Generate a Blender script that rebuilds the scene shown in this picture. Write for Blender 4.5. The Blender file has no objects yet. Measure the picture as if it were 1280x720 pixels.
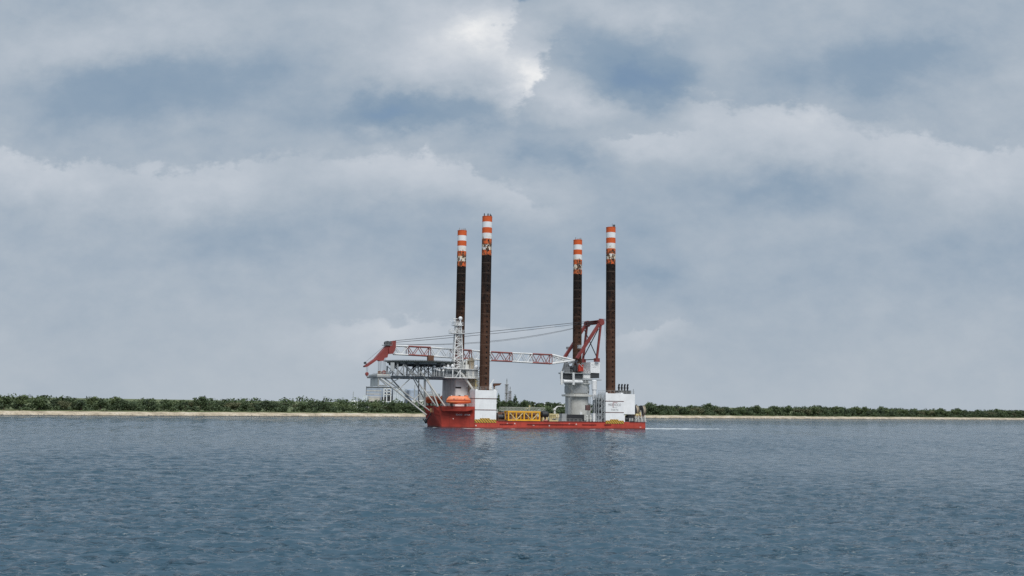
import bpy, math, random
import numpy as np
rnd = random.Random(7)
R = math.radians
sc = bpy.context.scene
col = sc.collection

# ------------------------------------------------------------------ helpers
class MB:
    """collects shapes; build() links them as ONE mesh object"""
    def __init__(s): s.v = []; s.f = []; s.sm = []; s.mi = []; s.isl = []
    def add(s, vs, fs, smooth=False, mi=0):
        o = len(s.v); s.v += [tuple(p) for p in vs]; s.isl.append((o, len(s.v), len(s.f), len(s.f)+len(fs)))
        for f in fs:
            s.f.append(tuple(i + o for i in f)); s.sm.append(smooth); s.mi.append(mi)
        return s
    def box(s, x0, x1, y0, y1, z0, z1, mi=0):
        x0, x1 = min(x0, x1), max(x0, x1); y0, y1 = min(y0, y1), max(y0, y1); z0, z1 = min(z0, z1), max(z0, z1)
        return s.add([(x0,y0,z0),(x1,y0,z0),(x1,y1,z0),(x0,y1,z0),(x0,y0,z1),(x1,y0,z1),(x1,y1,z1),(x0,y1,z1)],
                     [(0,3,2,1),(4,5,6,7),(0,1,5,4),(1,2,6,5),(2,3,7,6),(3,0,4,7)], mi=mi)
    def tube(s, p, q, r, r2=None, n=8, mi=0, smooth=True):
        r2 = r if r2 is None else r2
        p = np.array(p, float); q = np.array(q, float); d = q - p; L = np.linalg.norm(d)
        if L < 1e-6: return s
        d /= L; a = np.cross(d, (0,0,1) if abs(d[2]) < .9 else (1,0,0)); a /= np.linalg.norm(a); b = np.cross(d, a)
        vs = []
        for c, rr in ((p, r), (q, r2)):
            for i in range(n):
                t = 2*math.pi*(i+.5)/n; vs.append(c + rr*(math.cos(t)*a + math.sin(t)*b))
        fs = [(i, (i+1) % n, n+(i+1) % n, n+i) for i in range(n)]
        s.add(vs, fs, smooth and n > 5, mi)
        s.add(vs[:n], [tuple(range(n-1, -1, -1))], False, mi); s.add(vs[n:], [tuple(range(n))], False, mi)
        return s
    def bar(s, p, q, w, h=None, mi=0):            # square section member
        return s.tube(p, q, w*.707, n=4, mi=mi)
    def path(s, pts, r, n=6, mi=0):
        for a, b in zip(pts, pts[1:]): s.tube(a, b, r, n=n, mi=mi)
        return s
    def lathe(s, prof, c=(0,0,0), n=32, axis='z', mi=0, smooth=True, a0=0):
        vs = []
        for r, z in prof:
            for i in range(n):
                t = a0 + 2*math.pi*i/n; x, y = r*math.cos(t), r*math.sin(t)
                P = (x, y, z) if axis == 'z' else ((z, x, y) if axis == 'x' else (x, z, y))
                vs.append((P[0]+c[0], P[1]+c[1], P[2]+c[2]))
        for k in range(len(prof)-1):
            o = k*n; seg = vs[o:o+2*n]
            s.add(seg, [(i, (i+1) % n, n+(i+1) % n, n+i) for i in range(n)], smooth, mi)
        s.add(vs[:n], [tuple(range(n-1, -1, -1))], False, mi); s.add(vs[-n:], [tuple(range(n))], False, mi)
        return s
    def prism(s, poly, ax, a, b, mi=0):
        """polygon extruded along axis ax ('x','y','z') from a to b"""
        def P(t, d):
            return (d, t[0], t[1]) if ax == 'x' else ((t[0], d, t[1]) if ax == 'y' else (t[0], t[1], d))
        n = len(poly); vs = [P(t, a) for t in poly] + [P(t, b) for t in poly]
        return s.add(vs, [tuple(range(n-1, -1, -1)), tuple(range(n, 2*n))] + [(i, (i+1) % n, n+(i+1) % n, n+i) for i in range(n)], mi=mi)
    def loft(s, rings, mi=0, smooth=False):
        n = len(rings[0]); vs = [p for r in rings for p in r]; fs = []
        for k in range(len(rings)-1):
            fs += [(k*n+i, k*n+(i+1) % n, (k+1)*n+(i+1) % n, (k+1)*n+i) for i in range(n)]
        s.add(vs, fs, smooth, mi)
        s.add(rings[0], [tuple(range(n-1, -1, -1))], False, mi); s.add(rings[-1], [tuple(range(n))], False, mi)
        return s
    def ball(s, c, r, n=12, mi=0, z0=-1.0):
        prof = [(max(.01, r*math.cos(t)), r*math.sin(t)) for t in np.linspace(max(-1.57, math.asin(z0)), 1.57, 8)]
        return s.lathe(prof, c, n, 'z', mi)
    def rail(s, pts, h=1.1, step=1.6, r=.035, mid=True):
        for a, b in zip(pts, pts[1:]):
            a = np.array(a, float); b = np.array(b, float); L = np.linalg.norm(b-a); k = max(1, int(L/step))
            up = np.array((0,0,h))
            s.tube(a+up, b+up, r, n=4)
            if mid: s.tube(a+up*.5, b+up*.5, r*.8, n=4)
            for i in range(k+1):
                p = a + (b-a)*i/k; s.tube(p, p+up, r, n=4)
        return s
    def ladder(s, p, q, side, w=.5, r=.04):
        p = np.array(p, float); q = np.array(q, float); d = np.array(side, float)*w/2
        s.tube(p-d, q-d, r, n=4); s.tube(p+d, q+d, r, n=4)
        k = int(np.linalg.norm(q-p)/.6)
        for i in range(1, k):
            c = p + (q-p)*i/k; s.tube(c-d, c+d, r*.7, n=4)
        return s
    def pieces(s):
        """far-apart groups of shapes"""
        V = np.array(s.v, float); k = len(s.isl)
        lo = np.array([V[a:b].min(0) for a, b, _, _ in s.isl]); hi = np.array([V[a:b].max(0) for a, b, _, _ in s.isl])
        size = (hi-lo).max(1); gap = np.maximum(0, np.maximum(lo[:,None]-hi[None], lo[None]-hi[:,None]))
        near = np.sqrt((gap**2).sum(2)) <= np.maximum(.02, .38*np.maximum(size[:,None], size[None]))
        lab = -np.ones(k, int); c = 0
        for i in range(k):
            if lab[i] >= 0: continue
            todo = [i]; lab[i] = c
            while todo:
                j = todo.pop()
                for q in np.nonzero(near[j] & (lab < 0))[0]: lab[q] = c; todo.append(q)
            c += 1
        return lab, c
    def build(s, name, mats, parent=None, off=(0,0,0)):
        if parent and 1 < len(s.isl) < 700:
            lab, c = s.pieces()
            if c > 1:
                out = []
                for k in range(c):
                    m = MB()
                    for i, (a, b, fa, fb) in enumerate(s.isl):
                        if lab[i] == k:
                            o = len(m.v)
                            m.isl.append((o, o+b-a, len(m.f), len(m.f)+fb-fa)); m.v += s.v[a:b]
                            m.f += [tuple(x-a+o for x in f) for f in s.f[fa:fb]]; m.sm += s.sm[fa:fb]; m.mi += s.mi[fa:fb]
                    out.append(m.link(name, mats, parent, off))
                return out[0]
        return s.link(name, mats, parent, off)
    def link(s, name, mats, parent=None, off=(0,0,0)):
        me = bpy.data.meshes.new(name)
        me.from_pydata([(a-off[0], b-off[1], c-off[2]) for a, b, c in s.v], [], s.f)
        if not isinstance(mats, (list, tuple)): mats = [mats]
        for m in mats: me.materials.append(m)
        me.polygons.foreach_set('use_smooth', s.sm); me.polygons.foreach_set('material_index', s.mi)
        me.validate(); me.update()
        o = bpy.data.objects.new(name, me); col.objects.link(o)
        if parent: o.parent = parent
        return o

def tag(o, label=None, cat=None, group=None, kind=None):
    if label: o['label'] = label
    if cat: o['category'] = cat
    if group: o['group'] = group
    if kind: o['kind'] = kind
    return o
def empty(name, loc, rz=0):
    o = bpy.data.objects.new(name, None); col.objects.link(o); o.location = loc; o.rotation_euler = (0,0,rz); o.empty_display_size = .5
    return o

# ------------------------------------------------------------------ materials
def lin(c): return tuple((x/12.92 if x <= .04045 else ((x+.055)/1.055)**2.4) for x in c)
def newmat(name):
    m = bpy.data.materials.new(name); m.use_nodes = True
    nt = m.node_tree; b = nt.nodes['Principled BSDF']
    return m, nt, b
def N(nt, t, **kw):
    n = nt.nodes.new(t)
    for k, v in kw.items(): setattr(n, k, v)
    return n
def math_(nt, op, a, b=None, c=None, clamp=False):
    n = N(nt, 'ShaderNodeMath', operation=op, use_clamp=clamp)
    for i, x in enumerate((a, b, c)):
        if x is None: continue
        if isinstance(x, (int, float)): n.inputs[i].default_value = x
        else: nt.links.new(x, n.inputs[i])
    return n.outputs[0]
def mixc(nt, f, a, b):
    n = N(nt, 'ShaderNodeMix', data_type='RGBA')
    for x, i in ((f, 0), (a, 6), (b, 7)):
        if isinstance(x, (int, float)): n.inputs[i].default_value = x
        elif isinstance(x, tuple): n.inputs[i].default_value = (*x[:3], 1)
        else: nt.links.new(x, n.inputs[i])
    return n.outputs[2]
def noise(nt, vec, scale, detail=4, rough=.55, sc3=None):
    if sc3:
        mp = N(nt, 'ShaderNodeMapping'); mp.inputs['Scale'].default_value = sc3
        nt.links.new(vec, mp.inputs[0]); vec = mp.outputs[0]
    n = N(nt, 'ShaderNodeTexNoise'); n.inputs['Scale'].default_value = scale
    n.inputs['Detail'].default_value = detail; n.inputs['Roughness'].default_value = rough
    nt.links.new(vec, n.inputs['Vector']); return n.outputs[0]
def ramp(nt, f, stops, mode='LINEAR'):
    n = N(nt, 'ShaderNodeValToRGB'); n.color_ramp.interpolation = mode
    e = n.color_ramp.elements
    while len(e) > 1: e.remove(e[-1])
    for i, (p, c) in enumerate(stops):
        x = e[0] if i == 0 else e.new(p)
        x.position = p; x.color = (*c[:3], 1) if isinstance(c, tuple) else (c, c, c, 1)
    nt.links.new(f, n.inputs[0]); return n.outputs[0]
def sstep(nt, x, a, b):
    n = N(nt, 'ShaderNodeMapRange', interpolation_type='SMOOTHSTEP')
    nt.links.new(x, n.inputs[0]); n.inputs[1].default_value = a; n.inputs[2].default_value = b
    return n.outputs[0]

def paint(name, c, dirt=(.16,.10,.06), amt=.35, rough=.5, var=.12, streak=True, metal=0):
    """weathered marine paint: tone drift, rust or grime runs"""
    m, nt, b = newmat(name)
    pos = N(nt, 'ShaderNodeNewGeometry').outputs['Position']
    base = c
    n1 = noise(nt, pos, .35, 5, .6)
    c0 = mixc(nt, sstep(nt, n1, .3, .7), tuple(x*(1-var) for x in base), tuple(min(1, x*(1+var)) for x in base))
    n2 = noise(nt, pos, 1.0, 6, .65, (2.2, 2.2, .28) if streak else (1.3, 1.3, 1.3))
    f = sstep(nt, n2, .56, .78)
    f = math_(nt, 'MULTIPLY', f, amt)
    nt.links.new(mixc(nt, f, c0, dirt), b.inputs['Base Color'])
    b.inputs['Roughness'].default_value = rough; b.inputs['Metallic'].default_value = metal
    bp = N(nt, 'ShaderNodeBump'); bp.inputs['Strength'].default_value = .25; bp.inputs['Distance'].default_value = .05
    nt.links.new(noise(nt, pos, .8, 3), bp.inputs['Height']); nt.links.new(bp.outputs[0], b.inputs['Normal'])
    return m
M = {}
M['white'] = paint('white_paint', (.72,.73,.73), amt=.22)
M['panel'] = paint('white_panel_paint', (.80,.81,.82), amt=.26, var=.05, rough=.6)
M['offwhite'] = paint('off_white_paint', (.57,.57,.54), amt=.5)
M['grey'] = paint('grey_paint', (.34,.36,.37), amt=.4)
M['steel'] = paint('galvanised_steel', (.27,.285,.295), amt=.4, rough=.55)
M['dark'] = paint('dark_grey_paint', (.045,.048,.052), amt=.3)
M['dgrey'] = paint('mid_grey_paint', (.17,.18,.19), amt=.4)
M['black'] = paint('black_paint', (.014,.015,.018), dirt=(.06,.05,.045), amt=.3)
M['hull'] = paint('red_hull_paint', (.41,.047,.029), dirt=(.12,.025,.018), amt=.6, var=.16, rough=.7)
M['hulld'] = paint('dark_red_hull_paint', (.20,.018,.014), dirt=(.06,.02,.015), amt=.4)
M['crane'] = paint('crane_red_paint', (.23,.045,.040), dirt=(.09,.035,.03), amt=.4)
M['boomred'] = paint('faded_boom_red', (.27,.085,.075), dirt=(.20,.14,.12), amt=.6)
M['winch'] = paint('bright_red_paint', (.50,.05,.03), dirt=(.12,.04,.03), amt=.35)
M['orange'] = paint('lifeboat_orange', (.80,.18,.06), dirt=(.35,.12,.06), amt=.3, rough=.4)
M['canopy'] = paint('canopy_orange', (.80,.25,.11), dirt=(.35,.14,.08), amt=.35, rough=.5)
M['yellow'] = paint('yellow_paint', (.78,.40,.02), dirt=(.30,.17,.04), amt=.4)
M['cream'] = paint('cream_paint', (.62,.52,.27), dirt=(.25,.18,.08), amt=.45)
M['tan'] = paint('tan_rope', (.34,.29,.22), dirt=(.10,.08,.06), amt=.6, streak=False, rough=.8)
M['rust'] = paint('rusty_brown', (.13,.06,.035), dirt=(.05,.025,.02), amt=.6, streak=False, rough=.8)
M['deck'] = paint('deck_green_grey', (.10,.115,.11), dirt=(.15,.09,.06), amt=.5, streak=False, rough=.8)
M['cable'] = paint('wire_rope', (.06,.06,.065), amt=0, rough=.5)
M['letter'] = paint('dark_letter_paint', (.10,.09,.10), amt=0)
M['letterred'] = paint('red_letter_paint', (.22,.03,.035), amt=0)
M['lettergrey'] = paint('grey_letter_paint', (.22,.24,.24), amt=0)
M['pale'] = paint('pale_letter_paint', (.68,.50,.46), amt=.2)
M['seam'] = paint('seam_brown', (.14,.08,.075), amt=.2)
M['bluegrey'] = paint('blue_grey_cladding', (.30,.35,.43), dirt=(.45,.40,.34), amt=.3, rough=.6)
M['silver'] = paint('silver_cladding', (.55,.60,.66), dirt=(.4,.42,.45), amt=.3, rough=.4)
M['tankwhite'] = paint('tank_white', (.75,.76,.77), amt=.1)
M['beige'] = paint('beige_cladding', (.48,.46,.42), amt=.25)
M['bark'] = paint('bark', (.10,.075,.055), amt=.3, rough=.9)
def glass():
    m, nt, b = newmat('window_glass'); b.inputs['Base Color'].default_value = (.03,.05,.07,1); b.inputs['Roughness'].default_value = .12
    return m
M['glass'] = glass()
def hullpaint(m):
    nt = m.node_tree; b = nt.nodes['Principled BSDF']; src = b.inputs['Base Color'].links[0].from_socket
    co = N(nt, 'ShaderNodeTexCoord').outputs['Object']; sx = N(nt, 'ShaderNodeSeparateXYZ'); nt.links.new(co, sx.inputs[0])
    n = noise(nt, co, .55, 6, .7, (.25,.25,1.6)); n2 = noise(nt, co, 1.6, 5, .7, (1.2,1.2,.3))
    z = math_(nt, 'ADD', sx.outputs[2], math_(nt, 'MULTIPLY', math_(nt, 'SUBTRACT', n, .5), .5))
    c = mixc(nt, math_(nt, 'MULTIPLY', math_(nt, 'SUBTRACT', 1.0, sstep(nt, z, .25, .75)), .8), src, (.085,.022,.018))
    c = mixc(nt, math_(nt, 'MULTIPLY', sstep(nt, n, .60, .72), .5), c, (.50,.16,.12))
    c = mixc(nt, math_(nt, 'MULTIPLY', sstep(nt, n2, .60, .74), .55), c, (.13,.035,.022))
    jx = math_(nt, 'LESS_THAN', math_(nt, 'FRACT', math_(nt, 'MULTIPLY', sx.outputs[0], .17)), .022)
    c = mixc(nt, math_(nt, 'MULTIPLY', jx, .45), c, (.10,.02,.016))
    nt.links.new(c, b.inputs['Base Color'])
hullpaint(M['hull'])
def hazard():
    m, nt, b = newmat('hazard_stripes')
    co = N(nt, 'ShaderNodeTexCoord').outputs['Object']
    sx = N(nt, 'ShaderNodeSeparateXYZ'); nt.links.new(co, sx.inputs[0])
    t = math_(nt, 'ADD', sx.outputs[0], sx.outputs[2])
    f = math_(nt, 'GREATER_THAN', math_(nt, 'FRACT', math_(nt, 'MULTIPLY', t, 1.0)), .36)
    n = noise(nt, co, 2.5, 4)
    c = mixc(nt, f, (.045,.04,.03), (.55,.33,.04)); c = mixc(nt, math_(nt, 'MULTIPLY', sstep(nt, n, .55, .75), .5), c, (.3,.12,.06))
    nt.links.new(c, b.inputs['Base Color']); b.inputs['Roughness'].default_value = .55
    return m
M['hazard'] = hazard()
TOP = 77.4
def legmat():
    m, nt, b = newmat('leg_bands_and_rust')
    co = N(nt, 'ShaderNodeTexCoord').outputs['Object']; pos = N(nt, 'ShaderNodeNewGeometry').outputs['Position']
    sx = N(nt, 'ShaderNodeSeparateXYZ'); nt.links.new(co, sx.inputs[0])
    z = sx.outputs[2]
    edge = math_(nt, 'MULTIPLY', math_(nt, 'SUBTRACT', noise(nt, pos, 1.4, 4), .5), .35)
    t = math_(nt, 'DIVIDE', math_(nt, 'SUBTRACT', TOP, z), 2.10)
    odd = math_(nt, 'GREATER_THAN', math_(nt, 'MODULO', t, 2.0), 1.0)
    orange = mixc(nt, noise(nt, pos, .8, 5), (.50,.085,.025), (.70,.145,.05))
    white = mixc(nt, noise(nt, pos, .9, 5), (.66,.67,.68), (.84,.85,.87))
    c = mixc(nt, odd, orange, white)
    # lower bands: sun-bleached paint flaked to cream, rust and bare dark steel
    wear = sstep(nt, t, 2.3, 5.0)
    n1 = noise(nt, pos, 1.0, 6, .7, (1.6, 1.6, .8)); n2 = noise(nt, pos, 1.25, 5, .7, (1,1,.5)); n3 = noise(nt, pos, .85, 4, .6)
    cream = mixc(nt, n3, (.62,.50,.30), (.70,.62,.48))
    f = math_(nt, 'MULTIPLY', sstep(nt, n3, .43, .55), wear); c = mixc(nt, math_(nt, 'MULTIPLY', f, .85), c, mixc(nt, odd, (.55,.16,.06), cream))
    th = math_(nt, 'SUBTRACT', n2, math_(nt, 'MULTIPLY', wear, .205)); f = math_(nt, 'SUBTRACT', 1.0, sstep(nt, th, .27, .335))
    c = mixc(nt, math_(nt, 'MULTIPLY', f, wear), c, mixc(nt, n3, (.035,.022,.017), (.16,.085,.05)))
    # shaft: black coating turning to rust further down
    tj = math_(nt, 'ADD', t, edge)
    shaft = math_(nt, 'GREATER_THAN', tj, 6.95)
    low = sstep(nt, z, 58, 22)
    g = math_(nt, 'ADD', math_(nt, 'MULTIPLY', n1, 1.1), math_(nt, 'MULTIPLY', low, .62))
    s1 = ramp(nt, g, [(.44, (.011,.010,.010)), (.62, (.020,.013,.011)), (.80, (.038,.020,.014)), (1.0, (.075,.038,.025))])
    scr = math_(nt, 'MULTIPLY', sstep(nt, noise(nt, pos, 1.0, 6, .75, (2.2, 2.2, 1.1)), .57, .70), .55)
    s1 = mixc(nt, scr, s1, (.17,.12,.085))
    big = noise(nt, pos, .38, 4, .65, (1,1,.6)); st_ = noise(nt, pos, 1.0, 5, .7, (3.2,3.2,.10))
    pt_ = math_(nt, 'MULTIPLY', sstep(nt, big, .50, .62), sstep(nt, z, 66, 40))
    s1 = mixc(nt, math_(nt, 'MULTIPLY', pt_, .5), s1, (.115,.055,.034))
    s1 = mixc(nt, math_(nt, 'MULTIPLY', sstep(nt, st_, .54, .66), .75), s1, (.010,.008,.008))
    # weld rings every few metres
    ring = math_(nt, 'LESS_THAN', math_(nt, 'FRACT', math_(nt, 'MULTIPLY', z, .267)), .035)
    s1 = mixc(nt, math_(nt, 'MULTIPLY', ring, math_(nt, 'MULTIPLY', n1, .9)), s1, (.20,.15,.12))
    c = mixc(nt, shaft, c, s1)
    nt.links.new(c, b.inputs['Base Color']); b.inputs['Roughness'].default_value = .75; b.inputs['Specular IOR Level'].default_value = .12
    bp = N(nt, 'ShaderNodeBump'); bp.inputs['Strength'].default_value = .5; bp.inputs['Distance'].default_value = .06
    nt.links.new(n1, bp.inputs['Height']); nt.links.new(bp.outputs[0], b.inputs['Normal'])
    return m
M['leg'] = legmat()

# ------------------------------------------------------------------ the vessel's frame
TH = R(20.3); O = (-9.517,340.131,0.0)
A = (math.cos(TH), math.sin(TH)); B = (-math.sin(TH), math.cos(TH))
def w(p): return (O[0]+A[0]*p[0]+B[0]*p[1], O[1]+A[1]*p[0]+B[1]*p[1], p[2])
L, W, VM = 50.7, 31.0, 15.5
VN, VF = -3.2, 34.2                                  # hull sides
DK = 2.75                                            # main deck height
vessel = empty('jack_up_vessel', w((0,0,0)), TH)
tag(vessel, 'red and white jack-up vessel with four tall striped legs under way in the channel', 'ship')

# hull
UA, US = -4.2, 63.8
UB, VB = -13.9, 5.8
FZ = 7.7
h = MB()
plan = [(UA,VN),(US,VN),(US,VF),(UA,VF)]
h.loft([[(x,y,-3) for x,y in plan], [(x,y,DK) for x,y in plan]])
hull = h.build('hull', M['hull'], vessel)
d = MB(); d.add([(UA+.3,VN+.25,DK+.006),(US-.2,VN+.25,DK+.006),(US-.2,VF-.25,DK+.006),(UA+.3,VF-.25,DK+.006)], [(0,1,2,3)])
d.build('deck', M['deck'], vessel)
# raised bow with its flaring horns
bp = MB()
fp = lambda dz, fl: [(UA-.01,VN+.003),(UB-fl*.35,VB),(UB-fl,VB+4),(UB-fl*.8,VM-3),(UB-fl*.8,VM+3),(UB-fl,27.0-VB),(UB-fl*.6,31.0-VB),(UA-.01,VF-.003)]
bp.loft([[(x,y,-3) for x,y in fp(0,0)], [(x,y,.6) for x,y in fp(0,.1)], [(x,y,4.2) for x,y in fp(0,1.5)], [(x,y,5.4) for x,y in fp(0,2.0)]])
# side walls above 5.4 and the two horns
for s in (1, -1):
    m_ = lambda y: y if s == 1 else 31.0-y
    bp.loft([[(UA-.01,m_(VN+.003),5.4),(UB-.7,m_(VB),5.4),(UB-2.0,m_(VB+4),5.4),(UB-1.7,m_(VB+5.8),5.4),(UB+3,m_(VB+5.8),5.4),(UA-.01,m_(12),5.4)],
             [(UA-.01,m_(VN+.003),FZ),(UB-1.0,m_(VB-.2),FZ),(UB-2.7,m_(VB+2.6),FZ+.05),(UB-2.6,m_(VB+3.4),FZ),(UB+3,m_(VB+3.8),FZ),(UA-.01,m_(12),FZ)]])
bow = bp.build('bow', M['hull'], vessel)
# overhanging boat deck along the bow shoulder (both sides)
bd = MB()
for s in (1, -1):
    m_ = lambda y: y if s == 1 else 31.0-y
    bd.loft([[(UB-.6,m_(VB+.6),6.1),(UB-.6,m_(VB-2.2),6.05),(-7.9,m_(-4.0),6.05),(-5.2,m_(-3.7),6.5),(-5.4,m_(2.5),6.1)],
             [(UB-1.0,m_(VB+.6),FZ+.06),(UB-1.0,m_(VB-2.6),FZ+.06),(-7.9,m_(-4.3),FZ+.06),(-5.0,m_(-3.9),7.0),(-4.9,m_(2.5),FZ+.06)]])
bd.build('boat_deck', M['hull'], vessel)
# rubbing strakes and marks on the hull
st = MB()
for x0, x1 in ((5.0,10.2),(15.5,34.5),(37.5,43.2),(46.5,49.4)):
    st.box(x0, x1, VN-.22, VN+.01, 1.55, 1.85)
st.box(4.5, 49.5, VN-.12, VN+.01, 2.55, DK+.02)
st.box(57, 63.7, VN-.12, VN+.01, 2.55, DK+.02)
st.build('rubbing_strake', M['hulld'], hull)
for p in ((7.895,-3.200,1.810), (10.750,-3.200,1.886), (32.188,-3.200,1.795), (35.027,-3.200,1.784), (24.249,-3.200,1.166), (-3.949,-3.200,1.057)):
    MB().lathe([(.26,0),(.26,.1),(.12,.16)], (p[0],0,p[2]), 10, 'y').build('hull_mark', M['pale'], hull).location = (0, VN-.17, 0)
for p in ((61.690,-3.200,0.844), (18.113,-3.200,1.302)):
    MB().box(p[0]-.35, p[0]+.35, VN-.02, VN+.1, p[2]-.14, p[2]+.14).build('hull_mark', M['pale'], hull)
# fender cleats along the deck edge
fr = MB()
fr.rail([(9.5,VN+.3,DK),(11.5,VN+.3,DK)], 1.0); fr.rail([(24.5,VN+.3,DK),(37.5,VN+.3,DK)], 1.0); fr.rail([(57.2,VN+.3,DK),(US-.2,VN+.3,DK),(US-.2,VF-.3,DK)], 1.1)
fr.build('deck_railing', M['offwhite'], vessel)
fr = MB(); fr.rail([(UA,VN+.5,FZ+.06),(-7.6,-3.2,FZ+.06),(UB-.9,VB-1.5,FZ+.06)], 1.0); fr.build('bow_railing', M['offwhite'], vessel)

def text_mesh(txt, size, mat, name, parent, loc, rot, sx=1.0, ex=.006):
    cu = bpy.data.curves.new(name, 'FONT'); cu.body = txt; cu.size = size; cu.extrude = ex; cu.align_x = 'CENTER'; cu.align_y = 'CENTER'
    to = bpy.data.objects.new(name+'_src', cu); col.objects.link(to)
    dg = bpy.context.evaluated_depsgraph_get(); me = bpy.data.meshes.new_from_object(to.evaluated_get(dg))
    bpy.data.objects.remove(to); me.materials.clear(); me.materials.append(mat)
    o = bpy.data.objects.new(name, me); col.objects.link(o); o.parent = parent; o.location = loc; o.rotation_euler = rot; o.scale = (sx,1,1)
    return o
# name on the bow shoulder: wall runs from (UA,VN) to (UB-,VB)
ang = math.atan2(VN-VB, UA-UB)
q = (-7.209,-0.550,4.783)
for wd, dxn in (('ISLAND', -1.6), ('LEMUR', 1.6)): text_mesh(wd, .72, M['panel'], 'ship_name', bow, (-8.0+dxn*math.cos(ang), -.83+dxn*math.sin(ang), q[2]), (R(90), 0, ang), 1.05)
MB().ball((q[0]-3.9, .95, 3.3), .22).build('hull_mark', M['pale'], bow)

# anchor at the bow
an = MB()
p0 = (-16.347,15.500,5.906); p1 = (-18.706,15.500,3.015)
an.tube((UB-1.4,VM,5.0), (UB-3.3,VM,1.9), .24); an.tube((UB-3.3,VM-1.3,2.0), (UB-3.3,VM+1.3,2.0), .3)
for s in (-1,1): an.tube((UB-3.3,VM+s*1.3,2.0), (UB-4.1,VM+s*1.6,3.1), .34, .1)
an.ball((UB-3.3,VM,1.75), .5)
an.build('anchor', M['black'], vessel)
MB().box(UB-1.3, UB-.7, VM-2.2, VM-1.6, 5.42, 7.2).tube((UB-.9,VM+2.2,5.4),(UB-.9,VM+2.2,6.9),.3).build('fairlead', M['cream'], vessel)

# ------------------------------------------------------------------ legs
LR = 1.83
def leg_mesh():
    b = MB(); hw = math.asin(.27/LR)
    ang_ = []
    for k in range(4):
        c = k*math.pi/2; ang_ += [c-hw, c+hw] + [c+hw+(math.pi/2-2*hw)*j/5 for j in range(1,5)]
    n = len(ang_); holecol = {6*k for k in range(4)}
    zs = [-3.0]; holes = set(); z = 4.4
    while z < 69.5:
        zs += [z, z+.62]; holes.add(len(zs)-2); z += 1.87
    zs.append(TOP)
    vs = [(LR*math.cos(a), LR*math.sin(a), zz) for zz in zs for a in ang_]
    fs = []
    for r in range(len(zs)-1):
        for i in range(n):
            q = (r*n+i, r*n+(i+1) % n, (r+1)*n+(i+1) % n, (r+1)*n+i)
            if r in holes and i in holecol:
                P = [vs[k] for k in q]; mid = (ang_[i]+ang_[(i+1) % n])/2
                I = [(x-.35*math.cos(mid), y-.35*math.sin(mid), zz) for x, y, zz in P]
                b.add(P+I, [(0,1,5,4),(1,2,6,5),(2,3,7,6),(3,0,4,7)], mi=1); b.add(I, [(0,1,2,3)], mi=1)
            else: fs.append(q)
    b.add(vs, fs, True)
    b.add([(LR*math.cos(a), LR*math.sin(a), TOP) for a in ang_], [tuple(range(n))])
    b.lathe([(LR+.05,TOP-.16),(LR+.05,TOP+.02)], n=n, smooth=False)
    return b
def tops(kind):
    b = MB()
    if kind == 0:
        for a, hh, r in ((200,1.0,.24),(262,.85,.3),(300,.9,.22),(330,.55,.3)):
            x, y = 1.4*math.cos(R(a)), 1.4*math.sin(R(a)); b.tube((x,y,TOP),(x,y,TOP+hh),r,r*.7); b.ball((x,y,TOP+hh),r*.6)
    elif kind == 1:
        for a, hh, r in ((265,1.3,.07),(290,.95,.3),(312,1.0,.3),(335,1.15,.26)):
            x, y = 1.45*math.cos(R(a)), 1.45*math.sin(R(a)); b.tube((x,y,TOP),(x,y,TOP+hh),r,r*.75)
    else:
        for a, hh, r in ((205,1.0,.2),(250,.6,.26),(280,.7,.26),(310,.9,.2),(338,.7,.26)):
            x, y = 1.4*math.cos(R(a)), 1.4*math.sin(R(a)); b.tube((x,y,TOP),(x,y,TOP+hh),r,r*.7)
    return b
proto = None
for (u, v, k) in ((0,0,0),(L,0,1),(0,W,2),(L,W,2)):
    if proto is None: o = proto = leg_mesh().build('leg', [M['leg'], M['black']], vessel)
    else: o = proto.copy(); col.objects.link(o)
    o.location = (u, v, 0)
    tops(k).build('leg_top_fitting', M['dark'] if k < 2 else M['steel'], o)

# ------------------------------------------------------------------ jack houses (white leg wells)
def jackhouse(u0, u1, v0, v1, z0, z1, seams, hz):
    b = MB(); b.box(u0, u1, v0, v1, z0, z1)
    for x in (u0+.6, u1-.6): b.box(x-.35, x+.35, v0+.3, v1-.3, z1, z1+.35)
    o = b.build('jack_house', M['panel'], vessel)
    s = MB()
    for z in seams: s.box(u0-.04, u1+.04, v0-.05, v1+.05, z-.14, z+.14)
    s.build('panel_seam', M['seam'], o)
    if hz:
        c = MB(); c.box(u0-.03, u1+.03, v0-.07, v0+.02, z0-.75, z0+.42); c.box(u0+(u1-u0)*.24, u0+(u1-u0)*.7, v0-.07, v0+.02, z0+.42, z0+.85); c.build('hazard_marking', M['hazard'], o)
    r = MB(); r.rail([(u0+.1,v0+.1,z1),(u1-.1,v0+.1,z1),(u1-.1,v1-.1,z1),(u0+.1,v1-.1,z1),(u0+.1,v0+.1,z1)], 1.1); r.build('railing', M['offwhite'], o)
    return o
a0 = (-4.406,-3.260,13.613); a1 = (3.636,-3.260,13.766)
J1 = jackhouse(a0[0], a1[0], -3.26, 3.4, DK+.1, a0[2], ((-0.494,-3.260,10.617)[2], (-0.417,-3.260,6.619)[2]), True)
b0 = (47.080,-3.260,13.365); b1 = (54.585,-3.260,13.378)
J2 = jackhouse(b0[0], b1[0], -3.26, 3.4, DK+.1, b0[2], ((50.689,-3.260,10.437)[2], (50.695,-3.260,6.260)[2]), True)
jackhouse(a0[0], a1[0], W-3.4, W+3.1, DK+.1, a0[2], (), False)
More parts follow.
